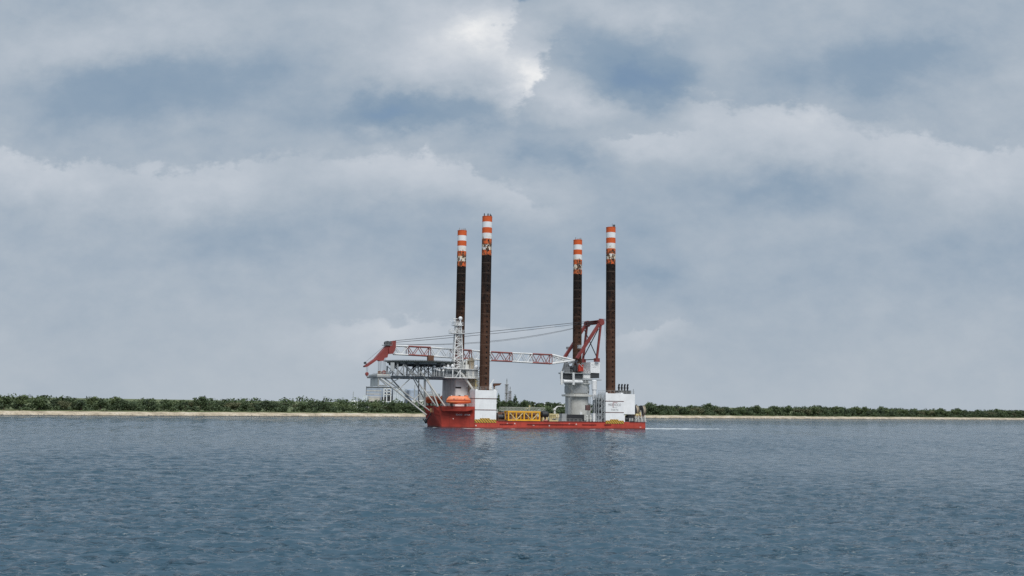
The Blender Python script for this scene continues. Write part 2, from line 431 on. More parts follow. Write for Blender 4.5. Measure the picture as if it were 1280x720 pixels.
# lettering of the after jack house
q = (50.738,-3.300,9.064)
text_mesh('MEDEXOCO', 1.25, M['letter'], 'lettering', J2, (q[0],-3.28,q[2]), (R(90),0,0), .78)
MB().box(q[0]-.7, q[0]+1.3, -3.30, -3.262, q[2]+.75, q[2]+.93).box(q[0]-.72, q[0]-.52, -3.30, -3.262, q[2]-.95, q[2]+.75).build('lettering_bracket', M['letterred'], J2)
q = (50.839,-3.300,8.140); text_mesh('SERVICE', .45, M['lettergrey'], 'lettering', J2, (q[0],-3.28,q[2]), (R(90),0,0), 1.1)
q = (50.774,-3.300,7.215); text_mesh('THOR 756', .95, M['lettergrey'], 'lettering', J2, (q[0],-3.28,q[2]), (R(90),0,0), .72)

# after house beside it, exhausts, pole
c0 = (55.332,-2.200,13.216); c1 = (59.892,-2.200,13.295)
ah = MB(); ah.box(b1[0]+.01, c1[0], -2.2, 9, DK+2.9, c0[2]); ah.box(b1[0]+.01, b1[0]+1.2, -1.9, 9, DK, DK+2.9)
ah = ah.build('after_house', M['panel'], vessel)
g = MB(); g.rail([(b1[0]+.3,-2.0,c0[2]),(c1[0]-.2,-2.0,c0[2]),(c1[0]-.2,8,c0[2])], 1.1); g.build('railing', M['offwhite'], ah)
MB().tube((c1[0]-.3,-1.6,c0[2]),(c1[0]-.3,-1.6,c0[2]+2.0),.07).build('light_pole', M['dark'], ah)
e0 = (54.348,1.000,13.548); e1 = (58.964,1.000,13.630)
ex = MB(); ex.box(e0[0]-.2, e1[0]+.2, -.5, 3.0, b0[2], b0[2]+1.25); exb = ex.build('exhaust_casing', M['dark'], vessel)
for i in range(4):
    x = e0[0] + .45 + (e1[0]-e0[0]-.9)*i/3
    t = MB(); t.tube((x,1.2,b0[2]+1.2),(x,1.2,b0[2]+3.2),.3); t.tube((x,1.2,b0[2]+3.0),(x+.12,1.0,b0[2]+3.7),.34,.3); t.tube((x,1.2,b0[2]+2.0),(x,1.2,b0[2]+2.5),.42)
    t.build('exhaust_pipe', M['black'], exb)
    if i < 3: MB().tube((x+.55,1.9,b0[2]+1.2),(x+.55,1.9,b0[2]+2.7),.3).build('vent_pipe', M['white'], exb)

# ------------------------------------------------------------------ accommodation
s0 = (-8.646,7.000,7.972); s1 = (-2.218,7.000,8.057); z_up = (-7.043,7.000,17.993)[2]
sp = MB(); sp.box(s0[0], s1[0]+2.5, 7.0, 24.0, FZ, z_up)
house = sp.build('accommodation_block', M['white'], vessel)
k = MB()
for i in range(9): k.box(s0[0]-.12, s0[0]+.01, 7.6+i*2.0, 7.85+i*2.0, FZ+.3, z_up-.1)
for z in (FZ+3, FZ+5.9): k.box(s0[0]-.10, s0[0]+.01, 7.0, 24.0, z, z+.18)
k.build('wall_stiffener', M['offwhite'], house)
for px_ in ((-7.638,7.000,14.514), ):
    MB().box(px_[0]-1.1, px_[0]+1.1, 6.93, 7.02, px_[2]-.3, px_[2]+.3).build('vent_grille', M['black'], house)
for i in range(3):
    MB().box(s0[0]+1.2+i*2.2, s0[0]+1.9+i*2.2, 6.95, 7.02, FZ+3.4, FZ+4.1).build('window', M['glass'], house)
MB().box(s1[0]-.7, s1[0]+.2, 6.94, 7.02, FZ, FZ+2.0).build('door', M['grey'], house)
# wheelhouse level
w0 = (-12.619,6.200,18.310); w1 = (-1.240,3.600,18.524); zt = (-7.427,6.000,21.254)[2]
wh = MB(); wh.box(w0[0], s0[0]+3.0, 6.2, 25, z_up, zt-.2); wheel = wh.build('wheelhouse', M['white'], vessel)
for i in range(4):
    MB().box(w0[0]+.4+i*1.0, w0[0]+1.2+i*1.0, 6.14, 6.22, z_up+1.1, zt-.9).build('window', M['glass'], wheel)
for i in range(9):
    MB().box(w0[0]-.06, w0[0]+.02, 6.8+i*2.0, 8.3+i*2.0, z_up+1.1, zt-.9).build('window', M['glass'], wheel)
bw = MB(); bw.box(s0[0]+3.0, w1[0], 3.6, 22, z_up+.2, zt-.15); bhouse = bw.build('bridge_annex', M['offwhite'], vessel)
for i in range(3):
    MB().box(s0[0]+4.0+i*1.9, s0[0]+5.2+i*1.9, 3.54, 3.62, z_up+.9, zt-.7).build('window', M['grey'], bhouse)
fl = MB(); fl.box(w0[0]-.8, w1[0]+.3, 3.0, 25.5, zt-.15, zt+.08); fl.box(w0[0]-1.4, w1[0]+.4, 3.0, 25.5, z_up-.12, z_up+.14)
fl.box(s0[0]+7, w1[0]+.4, 3.3, 7, z_up-3.6, z_up-3.4)
fl.build('bridge_deck', M['white'], vessel)
r = MB(); r.rail([(w0[0]-.7,25,zt),(w0[0]-.7,3.1,zt),(w1[0]+.2,3.1,zt),(w1[0]+.2,20,zt)], 1.1); r.rail([(w0[0]-1.2,3.1,z_up+.1),(w1[0]+.2,3.1,z_up+.1)], 1.1); r.build('bridge_railing', M['white'], vessel)
# framed white posts by the wheelhouse windows
p = MB(); qa = (-10.952,3.400,21.026); qb = (-8.231,3.400,21.098)
p.bar((qa[0],3.4,zt),(qa[0],3.4,z_up),.35); p.bar((qa[0]+2.8,3.4,zt),(qa[0]+2.8,3.4,z_up),.35); p.bar((qa[0]+1.2,3.4,z_up+.2),(qa[0]+3.0,3.4,zt-.2),.25)
p.build('window_frame', M['white'], wheel)
# upper gear: lockers, ducts, tan funnel
ug = MB()
u1 = (-5.585,8.000,21.744); u2 = (-2.881,8.000,25.504)
ug.box(u1[0], u1[0]+2.6, 8, 13, zt, zt+3.0); ug.box(u1[0]+2.8, u1[0]+4.6, 9, 12, zt, zt+4.1); ug.box(u1[0]+.3, u1[0]+1.6, 6.0, 7.6, zt, zt+1.7)
ug.tube((u1[0]+1.1,7.6,zt+1.2),(u1[0]+1.1,7.6,zt+3.4),.42); ug.ball((u1[0]+1.1,7.6,zt+3.4),.5); ug.tube((u1[0]+3.3,6.5,zt),(u1[0]+3.3,6.5,zt+2.3),.35); ug.tube((u1[0]+3.3,6.5,zt+2.3),(u1[0]+2.4,6.2,zt+2.6),.4)
ug.tube((u1[0]+5.5,7,zt+.6),(u1[0]+1.5,7,zt+.6),.2)
ug.build('deck_locker', M['offwhite'], vessel)
for p_ in ((u1[0]+.7, zt+2.1), (u1[0]+3.7, zt+3.0)):
    MB().lathe([(.5,-.05),(.5,.05)], (p_[0],7.93,p_[1]), 14, 'y').build('vent', M['dark'], vessel)
fn = MB(); f0 = (-2.835,5.000,13.860)
fn.box(f0[0]-1.0, f0[0]+.6, 5.4, 8.0, FZ+5.2, zt+2.9); fn.tube((f0[0]+.9,5.2,FZ+4),(f0[0]+.9,5.2,zt+1.2),.3); fn.box(f0[0]-1.2, f0[0]+.8, 5.2, 8.2, zt+2.9, zt+3.2)
for i in range(3): fn.tube((f0[0]-.7+i*.5,6.4,zt+3.2),(f0[0]-.7+i*.5,6.4,zt+4.4),.18)
fn.build('funnel', paint('tan_funnel_paint', (.33,.27,.19), amt=.5), vessel)
q = (-2.088,3.300,22.103); rd = MB(); rd.tube((q[0],3.3,zt),(q[0],3.3,q[2]-.3),.2); rd.ball((q[0],3.3,q[2]),.72, 16); rd.build('radome', M['panel'], vessel)
# pipe tower next to the leg
pt = MB(); q = (-1.409,4.200,13.880)
for x in (q[0]-.5, q[0]+1.3):
    pt.bar((x,3.9,FZ+5),(x,3.9,zt-1.2),.3)
for z in np.arange(FZ+6, zt-1.5, 1.5): pt.bar((q[0]-.5,3.9,z),(q[0]+1.3,3.9,z),.18); pt.bar((q[0]-.5,3.9,z),(q[0]+1.3,3.9,z+1.4),.12)
pt.build('ladder_tower', M['cream'], vessel)

for i, (x_, y_, hh) in enumerate(((1.0,6.6,1.0),(3.2,5.4,1.5),(5.2,4.6,.9),(6.6,5.0,1.8))):
    MB().box(u1[0]+x_, u1[0]+x_+.8, y_-.5, y_+.3, zt+.09, zt+.09+hh).build('vent_box', M['grey'] if i % 2 else M['dark'], vessel)
for x_ in (1.6, 4.4, 7.0):
    MB().tube((u1[0]+x_,4.4,zt+.1),(u1[0]+x_,4.4,zt+2.0+.3*x_),.06,n=5).build('whip_antenna', M['steel'], vessel)
for i in range(5):
    MB().box(s0[0]+3.3+i*1.55, s0[0]+3.6+i*1.55, 3.5, 3.6, z_up+.25, zt-.2).build('wall_post', M['grey'], bhouse)
MB().path([(s1[0]-1.2,6.85,FZ+.2),(s1[0]-1.2,6.85,z_up-2),(s1[0]+.6,6.85,z_up-1)],.13).build('drain_pipe', M['grey'], house)
MB().box(s1[0]-2.4,s1[0]+.5,5.9,7.0,z_up-3.5,z_up-3.35).build('side_landing', M['grey'], house)
# mast
ms = MB(); mv = 12.5
m0 = (-6.474,12.500,24.236); m1 = (-6.489,12.500,38.591)
zb, ztp = zt, m1[2]
hb, ht = 1.85, .95
cx0, cx1 = m0[0], m1[0]
def mc(t, sx, sy):
    hw_ = hb+(ht-hb)*t; return (cx0+(cx1-cx0)*t+sx*hw_, mv+sy*hw_*.8, zb+(ztp-zb)*t)
for sx in (-1,1):
    for sy in (-1,1): ms.tube(mc(0,sx,sy), mc(1,sx,sy), .26, .18, n=6)
nb = 9
for i in range(nb):
    t0, t1 = i/nb, (i+1)/nb
    for (a, b) in (((-1,-1),(1,-1)),((-1,1),(1,1)),((-1,-1),(-1,1)),((1,-1),(1,1))):
        if i % 2: a, b = b, a
        ms.tube(mc(t0,*a), mc(t1,*b), .13, n=5); ms.tube(mc(t1,*a), mc(t1,*b), .11, n=5)
ms.ladder(mc(0,0,-1), mc(1,0,-1), (1,0,0), .6, .06)
mast = ms.build('mast', M['white'], vessel)
for py_, x0, x1 in (((-6.652,12.500,34.742),(-9.610,12.500,34.624),(-4.398,12.500,34.832)), ((-6.720,12.500,37.740),(-8.437,12.500,37.666),(-4.998,12.500,37.814))):
    pl = MB(); pl.box(x0[0], x1[0], mv-1.7, mv+1.7, py_[2]-.15, py_[2]+.1); pl.rail([(x0[0],mv-1.6,py_[2]),(x1[0],mv-1.6,py_[2]),(x1[0],mv+1.6,py_[2]),(x0[0],mv+1.6,py_[2]),(x0[0],mv-1.6,py_[2])], 1.2, 1.2, .06)
    pl.build('mast_platform', M['white'], mast)
yd = MB()
for py_, x0 in (((-6.756,12.500,39.301), (-10.029,12.500,39.155)), ((-6.692,12.500,36.480), (-9.807,12.500,36.350)), ((-6.671,12.500,35.581), (-10.249,12.500,35.375))):
    yd.tube((x0[0],mv-.6,py_[2]),(cx1,mv-.6,py_[2]),.09,n=5); yd.tube((x0[0]+.6,mv-.6,py_[2]),(x0[0]+.6,mv-.6,py_[2]-1.3),.06,n=4)
yd.tube((cx1-1.5,mv,ztp),(cx1-1.5,mv,ztp+1.6),.15); yd.box(cx1-2.2, cx1-.4, mv-.25, mv+.25, ztp+1.5, ztp+1.75)
yd.build('radar_yard', M['white'], mast)
q = (-5.653,12.500,40.434); rd = MB(); rd.tube((q[0],mv,ztp),(q[0],mv,q[2]-.3),.25); rd.ball((q[0],mv,q[2]),.74,16); rd.build('radome', M['panel'], mast)

# ------------------------------------------------------------------ helideck
hu, hv, hz = -19.9, 15.4, 23.75
hd = MB(); hd.lathe([(12.3,hz-.6),(12.3,hz)], (hu,hv,0), 16, smooth=False, a0=math.pi/16)
helideck = hd.build('helideck', paint('helideck_dark_green', (.030,.042,.040), amt=.2, streak=False), vessel)
nt_ = MB(); n = 16
for i in range(n):
    a1_, a2_ = math.pi/16+2*math.pi*i/n, math.pi/16+2*math.pi*(i+1)/n
    P = lambda a, r_, z: (hu+r_*math.cos(a), hv+r_*math.sin(a), z)
    for rr, z in ((12.7,hz-.06),(13.2,hz+.06),(13.6,hz+.18)): nt_.tube(P(a1_,rr,z), P(a2_,rr,z), .05, n=4)
    for j in range(6):
        a = a1_+(a2_-a1_)*j/6; nt_.tube(P(a,12.3,hz-.15), P(a,13.6,hz+.18), .05, n=4)
nt_.build('safety_net', M['dark'], helideck)
ug = MB(); ug.lathe([(10.9,hz-1.0),(11.3,hz-1.0),(11.3,hz-.6),(10.9,hz-.6)], (hu,hv,0), 16, smooth=False, a0=math.pi/16); ug.build('edge_beam', M['grey'], helideck)
gr = MB()
for i in range(-5, 6):
    y = i*2.1; hl = math.sqrt(max(0, 11.6**2-y*y)); gr.box(hu-hl, hu+hl, hv+y-.16, hv+y+.16, hz-1.35, hz-.29)
for i in (-2, 0, 2):
    x = i*3.6; hl = math.sqrt(max(0, 11.2**2-x*x)); gr.box(hu+x-.18, hu+x+.18, hv-hl, hv+hl, hz-1.75, hz-1.36)
gr.build('girder', M['dark'], helideck)
# support structure: two longitudinal trusses under the helideck
zl = (-23.610,7.000,17.922)[2]; zg = hz-1.4
f0_ = (-37.907,7.000,17.725)[0]; f1_ = s0[0]+4
sup = MB()
for v in (7.0, 23.8):
    sup.box(f0_, f1_, v-.25, v+.25, zl-.35, zl+.3); sup.tube((f0_+2,v,zl+1.5),(f1_,v,zl+1.5),.07,n=4)
for x in np.linspace(f0_+.4, f1_-5, 9): sup.box(x-.15, x+.15, 7.4, 23.4, zl-.3, zl+.2)
frame = sup.build('support_frame', M['steel'], vessel)
wk = MB(); wk.box(f0_+5, f1_, 5.2, 6.6, zl+.40, zl+.5); wk.rail([(f0_+5,5.2,zl+.5),(f1_,5.2,zl+.5)], 1.2, 1.5, .05); wk.build('walkway', M['steel'], frame)
po = MB()
xs = [(-30.471,7.000,21.040)[0], (-28.275,7.000,21.099)[0], (-22.813,7.000,21.247)[0], (-20.432,7.000,21.312)[0], (-17.440,7.000,21.393)[0], (-14.429,7.000,21.474)[0]]
for v in (7.0, 23.8):
    for i, x in enumerate(xs): po.tube((x,v,zl),(x,v,zg),.22 if i % 2 else .3, n=6)
    for a, b in ((0,1),(2,1),(2,3),(4,3),(4,5)): po.tube((xs[a],v,zl+.2),(xs[b],v,zg),.15,n=6)
    for x0, x1 in ((506,516.5),): pass
    po.tube((xs[1]+.6,v,zg),(xs[2]-.6,v,zl),.2,n=6); po.tube((xs[0],v,zl+2.1),(xs[1],v,zl+2.1),.12,n=5)
for x in xs[::2]: po.tube((x,7,zl),(x,23.8,zg),.15,n=6); po.tube((x,23.8,zl),(x,7,zg),.15,n=6)
po.build('post', M['steel'], frame)
# raking struts down to the bow
stt = MB()
for pa, pb, r_ in (((-36.450,7.000,17.193),(-18.296,11.000,4.492),.34),((-34.478,10.000,17.300),(-17.133,11.000,6.095),.30),
                   ((-23.575,7.000,21.946),(-12.866,5.500,7.639),.36),((-27.366,9.000,22.049),(-15.584,7.000,7.593),.30),((-20.339,7.000,17.855),(-18.979,11.000,7.519),.5),
                   ((-19.580,6.500,17.863),(-15.334,6.300,7.601),.34),((-18.156,23.800,18.260),(-19.011,20.000,7.451),.3),((-20.489,23.800,18.205),(-14.762,22.000,7.491),.25),
                   ((-29.106,23.800,18.002),(-19.281,22.500,7.429),.34)):
    stt.tube(pa, pb, r_*.8, n=8)
for pa, pb in (((-29.990,8.000,13.084),(-25.413,8.000,17.470)),((-33.553,8.000,15.147),(-29.245,8.000,17.524)),((-24.191,9.500,8.896),(-20.722,9.500,12.693)),((-20.722,9.500,12.693),(-16.016,7.000,12.762))):
    stt.tube(pa, pb, .16, n=6)
stt.build('raking_strut', M['offwhite'], frame)
# small lattice bracing aft of the deck edge, floodlights, vents under the helideck
lt = MB()
for q in ((-17.134,6.000,21.948),(-13.518,6.000,21.758),(-12.016,6.000,22.235),(-10.351,6.000,22.426),(-16.205,6.000,20.818),(-15.296,6.000,20.552),(-13.787,6.000,20.447)):
    lt.ball(q, .5, 8); lt.tube(q, (q[0],q[1],zl+.4), .1, n=5)
lt.build('ventilator', M['panel'], frame)
sg = MB(); q = (-32.501,6.500,21.539); sg.box(q[0]-.7, q[0]+.7, 6.4, 6.6, q[2]-1.2, q[2]+1.4); sg.box(q[0]-.4,q[0]+1.0,6.3,6.7,q[2]-1.6,q[2]-1.2); sg.build('floodlight_box', M['grey'], frame)
# boom rest at the forward end
br = MB(); q0 = (-37.549,10.000,17.799); q1 = (-32.921,10.000,18.912)
br.box(q0[0], q1[0], 8, 23, zl+.3, zl+.9); br.box(q0[0]+.5, q0[0]+1.0, 9, 22, zl-3.4, zl-.5); br.bar((q0[0]+.7,10,zl-.4),(q0[0]+4,10,zl-3.2),.3); br.box(q0[0]+.5,q0[0]+4.2,9.5,10.2,zl-3.5,zl-3.0)
br.rail([(q0[0]+.1,8,zl+.9),(q1[0],8,zl+.9)], 1.1, 1.0, .05)
br.build('boom_rest', M['offwhite'], frame)
rp = MB(); q0 = (-15.232,19.300,26.635)
rp.box(q0[0]-.9, q0[0]+1.3, 18.4, 20.2, hz-1, q0[2]-.1); rp.build('boom_cradle', M['rust'], helideck)
# bent pipe davits beside the accommodation
for v in (4.2, 26.8):
    dv = MB(); P = [(-10.714,4.200,21.200), (-9.797,4.200,20.790), (-7.184,4.200,19.409), (-2.630,4.200,13.567), (-1.981,4.200,11.840), (-2.051,4.200,7.789)]
    dv.path([(p[0], v, p[2]) for p in P], .45, 8)
    for p in P[1:5]: dv.ball((p[0],v,p[2]), .45, 8)
    P2 = [(-5.654,3.000,8.612), (-4.797,3.000,11.068), (-3.571,3.000,10.656), (-2.755,3.000,8.076)]
    dv.path([(p[0], v-1.0, p[2]) for p in P2], .2, 6)
    dv.tube((P2[0][0]-6.5,v-1,FZ),(P2[0][0]-6.3,v-.8,FZ+2.8),.2); dv.tube((P2[0][0]-6.3,v-.8,FZ+2.8),(P2[0][0]-6.0,v-2.5,FZ+3.9),.18)
    dv.build('davit', M['offwhite'], vessel)

# ------------------------------------------------------------------ crane round the far after leg
CT = R(9)
crane = MB()
zr = (-3.253,-5.500,12.290)[2]; zr1 = (-3.259,-5.500,13.189)[2]; zc = (-2.959,-5.000,17.285)[2]
crane.lathe([(4.75,DK),(4.75,zr),(4.9,zr1),(4.75,zr1+.5),(4.95,zc-.5),(5.2,zc)], (0,0,0), 40)
crane = crane.build('crane', paint('crane_column_paint', (.56,.56,.53), amt=.35), vessel); crane.location = (L, W, 0); crane.rotation_euler = (0,0,CT)
def cp(mb, name, mat): return mb.build(name, mat, crane)
wy = MB(); wy.lathe([(4.7,zr),(6.3,zr),(6.3,zr+.75),(4.7,zr+.75)], n=40); wy = cp(wy, 'ring_walkway', M['offwhite'])
# scalloped shoulder plates
sh = MB()
for k_ in range(4):
    c_ = R(-102) + k_*math.pi/2; pts = []
    for j in range(13):
        a = c_ + (j/12-.5)*R(80); top = zr1+.6+(zc-zr1-1.3)*math.sqrt(max(0,1-((j-6)/6.2)**2)); pts.append((a, top))
    for (a, t_), (b_, t2) in zip(pts, pts[1:]):
        r_ = 5.12
        sh.add([(r_*math.cos(a),r_*math.sin(a),zr1+.5),(r_*math.cos(b_),r_*math.sin(b_),zr1+.5),(r_*math.cos(b_),r_*math.sin(b_),t2),(r_*math.cos(a),r_*math.sin(a),t_),
                (4.7*math.cos(a),4.7*math.sin(a),t_),(4.7*math.cos(b_),4.7*math.sin(b_),t2)], [(0,1,2,3),(3,2,5,4)])
cp(sh, 'shoulder_plate', M['grey'])
# turntable and upper platform
zp0 = (-5.999,-5.500,18.975)[2]; zp1 = (-6.021,-5.500,21.706)[2]
tt = MB(); tt.lathe([(5.3,zc),(5.3,zc+.5),(4.6,zc+.6),(4.6,zp0)], n=40)
tt.box(-5.0, 8.4, -5.6, 0, zp0, zp0+.35); tt.box(-3.0, 8.4, 0, 4.6, zp0, zp0+.35)
tt = cp(tt, 'turntable', M['grey'])
bm_ = MB(); q0, q1 = (-10.320,-5.700,18.127), (-1.297,-5.700,18.349); bm_.tube((q0[0],-5.7,q0[2]),(q1[0],-5.7,q0[2]),.72,n=14); cp(bm_,'platform_tank', M['white'])
pc = MB()
for p_, q_ in (((-5.747,-6.200,16.887),(-5.787,-6.200,21.859)),((-11.002,-5.600,16.773),(-11.055,-5.600,22.198))): pc.tube(p_, q_, .5, n=12)
cp(pc, 'stand_pipe', M['white'])
dk = MB(); q0, q1 = (-9.059,-4.600,19.391), (-0.391,-4.600,21.564)
dk.box(q0[0], q1[0], -4.6, -1.9, zp0+.35, q1[2]-.1); dk.box(q0[0]+3, q1[0], 0, 3.4, zp0+.35, q1[2]-.1); cp(dk, 'machinery_bay', M['dark'])
up = MB(); up.box(q0[0]-.4, q1[0]+3.6, -5.4, -.5, q1[2]-.1, q1[2]+.22); up.box(q0[0]+3, q1[0]+3.6, -.5, 4.6, q1[2]-.1, q1[2]+.22); up.rail([(q0[0]-1.1,-5.3,q1[2]+.2),(q1[0]+3.4,-5.3,q1[2]+.2)], 1.1, 1.4, .05); cp(up, 'upper_platform', M['grey'])
# boom heel pedestals
hp = MB()
for t in (-3.3, 3.3):
    for p_, q_ in ((((-8.055,-3.300,21.372),(-7.899,-3.300,25.252)),((-6.133,-3.300,21.427),(-7.322,-3.300,25.271))) if t < 0 else ())+(((-5.361,-3.300,21.449),(-3.658,-3.300,26.370)),((0.083,-3.300,21.605),(-2.880,-3.300,26.397))):
        hp.tube((p_[0],t,p_[2]),(q_[0],t,q_[2]),.42,n=6)
    a_ = (-8.471,-3.300,24.910); b_ = (-1.908,-3.300,26.757); (hp.bar((a_[0],t,a_[2]),(b_[0],t,b_[2]),.5) if t < 0 else None)
hp.box((-7.869,-3.000,22.029)[0], (-5.964,-3.000,24.353)[0], -3.9, -2.4, q1[2]+.2, (-7.118,-3.000,23.992)[2])
cp(hp, 'heel_pedestal', M['dgrey'])
def winch(x0, x1, z0, z1, y, mat, name='winch'):
    b = MB(); zc_ = (z0+z1)/2; rr = (z1-z0)/2; cxx = (x0+x1)/2
    b.lathe([(rr,-1.4),(rr,-1.2),(rr*.72,-1.2),(rr*.72,1.2),(rr,1.2),(rr,1.4)], (cxx,y,zc_), 18, 'y'); b.box(x0, x1, y-1.2, y+1.2, z0-.1, zc_-rr*.3); b.box(x0+.2,x0+.6,y-1.7,y-1.4,z0,z1+.2); b.box(x1-.6,x1-.2,y-1.7,y-1.4,z0,z1+.2)
    return cp(b, name, mat)
q0, q1_ = (-5.645,-4.200,22.456), (-3.264,-4.200,24.732); winch(q0[0], q1_[0], q0[2], q1_[2], -4.2, M['dark'])
q0, q1_ = (-3.300,-4.400,22.457), (-0.749,-4.400,24.972); winch(q0[0], q1_[0], q0[2], q1_[2], -4.4, M['winch'])
sl = MB(); p_, q_ = (-2.833,-5.600,25.516), (0.300,-5.600,22.699); sl.ladder(p_, q_, (0,1,0), .8, .1); cp(sl, 'stair', M['white'])
# machinery house
q0, q1_ = (3.259,-5.000,21.987), (7.998,-5.000,26.328)
mh = MB(); mh.box(q0[0], q1_[0], -5.0, 4.6, q0[2], q1_[2]); mhouse = cp(mh, 'machinery_house', M['panel'])
q = (5.205,-5.020,25.216); text_mesh('HEAVY LIFT', .62, M['lettergrey'], 'lettering', mhouse, (q[0],-5.02,q[2]), (R(90),0,0), .95)
q = (5.051,-5.020,24.327); text_mesh('MARINE', .42, M['lettergrey'], 'lettering', mhouse, (q[0],-5.02,q[2]), (R(90),0,0), 1.1)
zz0 = (5.913,-4.600,19.946)[2]
bb = MB(); bb.box(q0[0]+.3, q1_[0]-.1, -4.6, 4.2, zz0, q0[2]); cp(bb, 'engine_bay', M['dark'])
lb = MB(); p_, q_ = (-0.178,-5.000,19.681), (3.259,-5.000,21.921); lb.box(p_[0], q_[0]-.05, -5, 0, p_[2], q_[2]); cp(lb, 'equipment_box', M['white'])
lg = MB(); p_, q_ = (-0.314,-5.400,17.504), (3.590,-5.400,19.708)
for i in range(6):
    x = p_[0]+(q_[0]-p_[0])*i/5; lg.bar((x,-5.5,p_[2]),(x,-5.5,q_[2]),.14)
for z in np.linspace(p_[2], q_[2], 4): lg.bar((p_[0],-5.5,z),(q_[0],-5.5,z),.12)
lg.box(p_[0], q_[0]+2.4, -5.6, -3.6, p_[2]-.15, p_[2]+.05); cp(lg, 'service_gangway', M['offwhite'])
# A-frame
for s, lo, hi in ((-1, ((7.996,-5.200,43.076), (-3.554,-5.200,27.610)), ((8.200,-5.200,42.257), (6.261,-5.200,27.640))),):
    af = MB()
    for t in (-5.2, 5.0):
        (a_, b_), (c_, d_) = lo, hi
        af.bar((a_[0],t,a_[2]),(b_[0],t,b_[2]),1.1); af.bar((c_[0],t,c_[2]),(d_[0],t,d_[2]),.75)
        af.lathe([(1.35,-.7),(1.35,.7)], (a_[0]+.3,t,a_[2]-.1), 16, 'y')
        af.box(d_[0]-.9, d_[0]+.9, t-.9, t+.9, d_[2]-1.1, d_[2]+.4)
    af.tube((a_[0],-5,a_[2]-.1),(a_[0],5,a_[2]-.1),.75,n=12); af.box(a_[0]-1.2,a_[0]+.9,-5,5,a_[2]+.45,a_[2]+.7)
    af.box(a_[0]-.5,a_[0]+2.6,-5.6,-4.6,a_[2]+1.2,a_[2]+1.35)
    aframe = cp(af, 'a_frame', M['crane'])
xb = MB()
p1_, p2_ = (7.006,-5.200,40.203), (1.514,-5.200,28.448)
xb.tube((p1_[0],-5.2,p1_[2]),(d_[0],5.0,d_[2]+.8),.2,n=6); xb.tube((p1_[0],5.0,p1_[2]),(d_[0],-5.2,d_[2]+.8),.2,n=6); xb.tube((d_[0],-5.2,d_[2]),(d_[0],5,d_[2]),.2,n=6)
xb.build('cross_brace', M['black'], aframe)
gp = MB(); q = (0.036,5.600,32.462)
gp.box(q[0]-1.2,q[0]+1.2,5.4,6.6,q[2]-.5,q[2]+.5); gp.tube((q[0]-.6,6,q[2]-.5),(q[0]-.6,6,q[2]-3.6),.16); q = (-2.750,-5.400,32.343); gp.box(q[0]-.7,q[0]+.7,-6.4,-5.4,q[2]-.7,q[2]+.7)
gp.build('access_platform', M['grey'], aframe)
# boom in red and white lattice sections
def boom_pts(px): pass
bt = [(-81.080,0.000,29.638), (-75.792,0.000,29.657), (-66.636,0.000,29.625), (-57.577,0.000,29.335), (-49.338,0.000,29.211), (-40.912,0.000,28.990), (-31.315,0.000,28.898), (-21.997,0.000,28.944), (-12.753,0.000,28.915)]
bl = [(-80.979,0.000,26.530), (-75.695,0.000,26.496), (-66.545,0.000,26.365), (-57.496,0.000,26.126), (-49.261,0.000,25.812), (-40.844,0.000,25.616), (-31.259,0.000,25.576), (-21.947,0.000,25.422), (-12.712,0.000,25.318)]
bw_ = 1.0
for i in range(8):
    b = MB(); nb = 2 if i else 1
    nb = int(math.ceil(nb))
    P = lambda t, top, s: tuple((bt if top else bl)[i][k]*(1-t)+(bt if top else bl)[i+1][k]*t if k != 1 else s*bw_ for k in range(3))
    for s in (-1,1):
        for top in (0,1): b.tube(P(0,top,s), P(1,top,s), .27, n=6)
        for j in range(nb):
            b.tube(P(j/nb,1,s), P((j+.5)/nb,0,s), .15, n=5); b.tube(P((j+.5)/nb,0,s), P((j+1)/nb,1,s), .15, n=5)
    for top in (0,1):
        for j in range(nb): b.tube(P((j+.5)/nb,top,-1), P((j+.5)/nb,top,1), .09, n=5)
    for t in (0,1):
        b.tube(P(t,0,-1),P(t,1,-1),.16,n=5); b.tube(P(t,0,1),P(t,1,1),.16,n=5); b.tube(P(t,1,-1),P(t,1,1),.16,n=5)
    cp(b, 'boom_section', M['white'] if i % 2 == 0 else M['boomred'])
# boom foot: forks out round the leg to the heel pivots
b = MB()
hT = (-3.273,-3.300,26.872)
for s in (-1,1):
    e = (hT[0], s*3.3, hT[2]); m1_ = (-9.382,-2.300,26.203)
    a_ = (bt[8][0], s*bw_, bt[8][2]); c_ = (bl[8][0], s*bw_, bl[8][2])
    b.tube(a_, e, .38, n=8); b.tube(c_, e, .38, n=8)
    for t in (.15,.35,.55,.75):
        pa = tuple(a_[k]*(1-t)+e[k]*t for k in range(3)); pb = tuple(c_[k]*(1-t)+e[k]*t for k in range(3)); t2 = t+.18
        pc_ = tuple(a_[k]*(1-t2)+e[k]*t2 for k in range(3)); b.tube(pa, pb, .16, n=5); b.tube(pb, pc_, .16, n=5)
b.tube((bt[8][0],-bw_,bt[8][2]),(bt[8][0],bw_,bt[8][2]),.2,n=6); b.tube((bl[8][0],-bw_,bl[8][2]),(bl[8][0],bw_,bl[8][2]),.2,n=6)
for t in (.3,.6):
    b.tube((bt[8][0]*(1-t)+hT[0]*t,-(bw_+1.85*t),bt[8][2]*(1-t)+hT[2]*t),(bt[8][0]*(1-t)+hT[0]*t,(bw_+1.85*t),bt[8][2]*(1-t)+hT[2]*t),.2,n=6)
cp(b, 'boom_foot', M['white'])
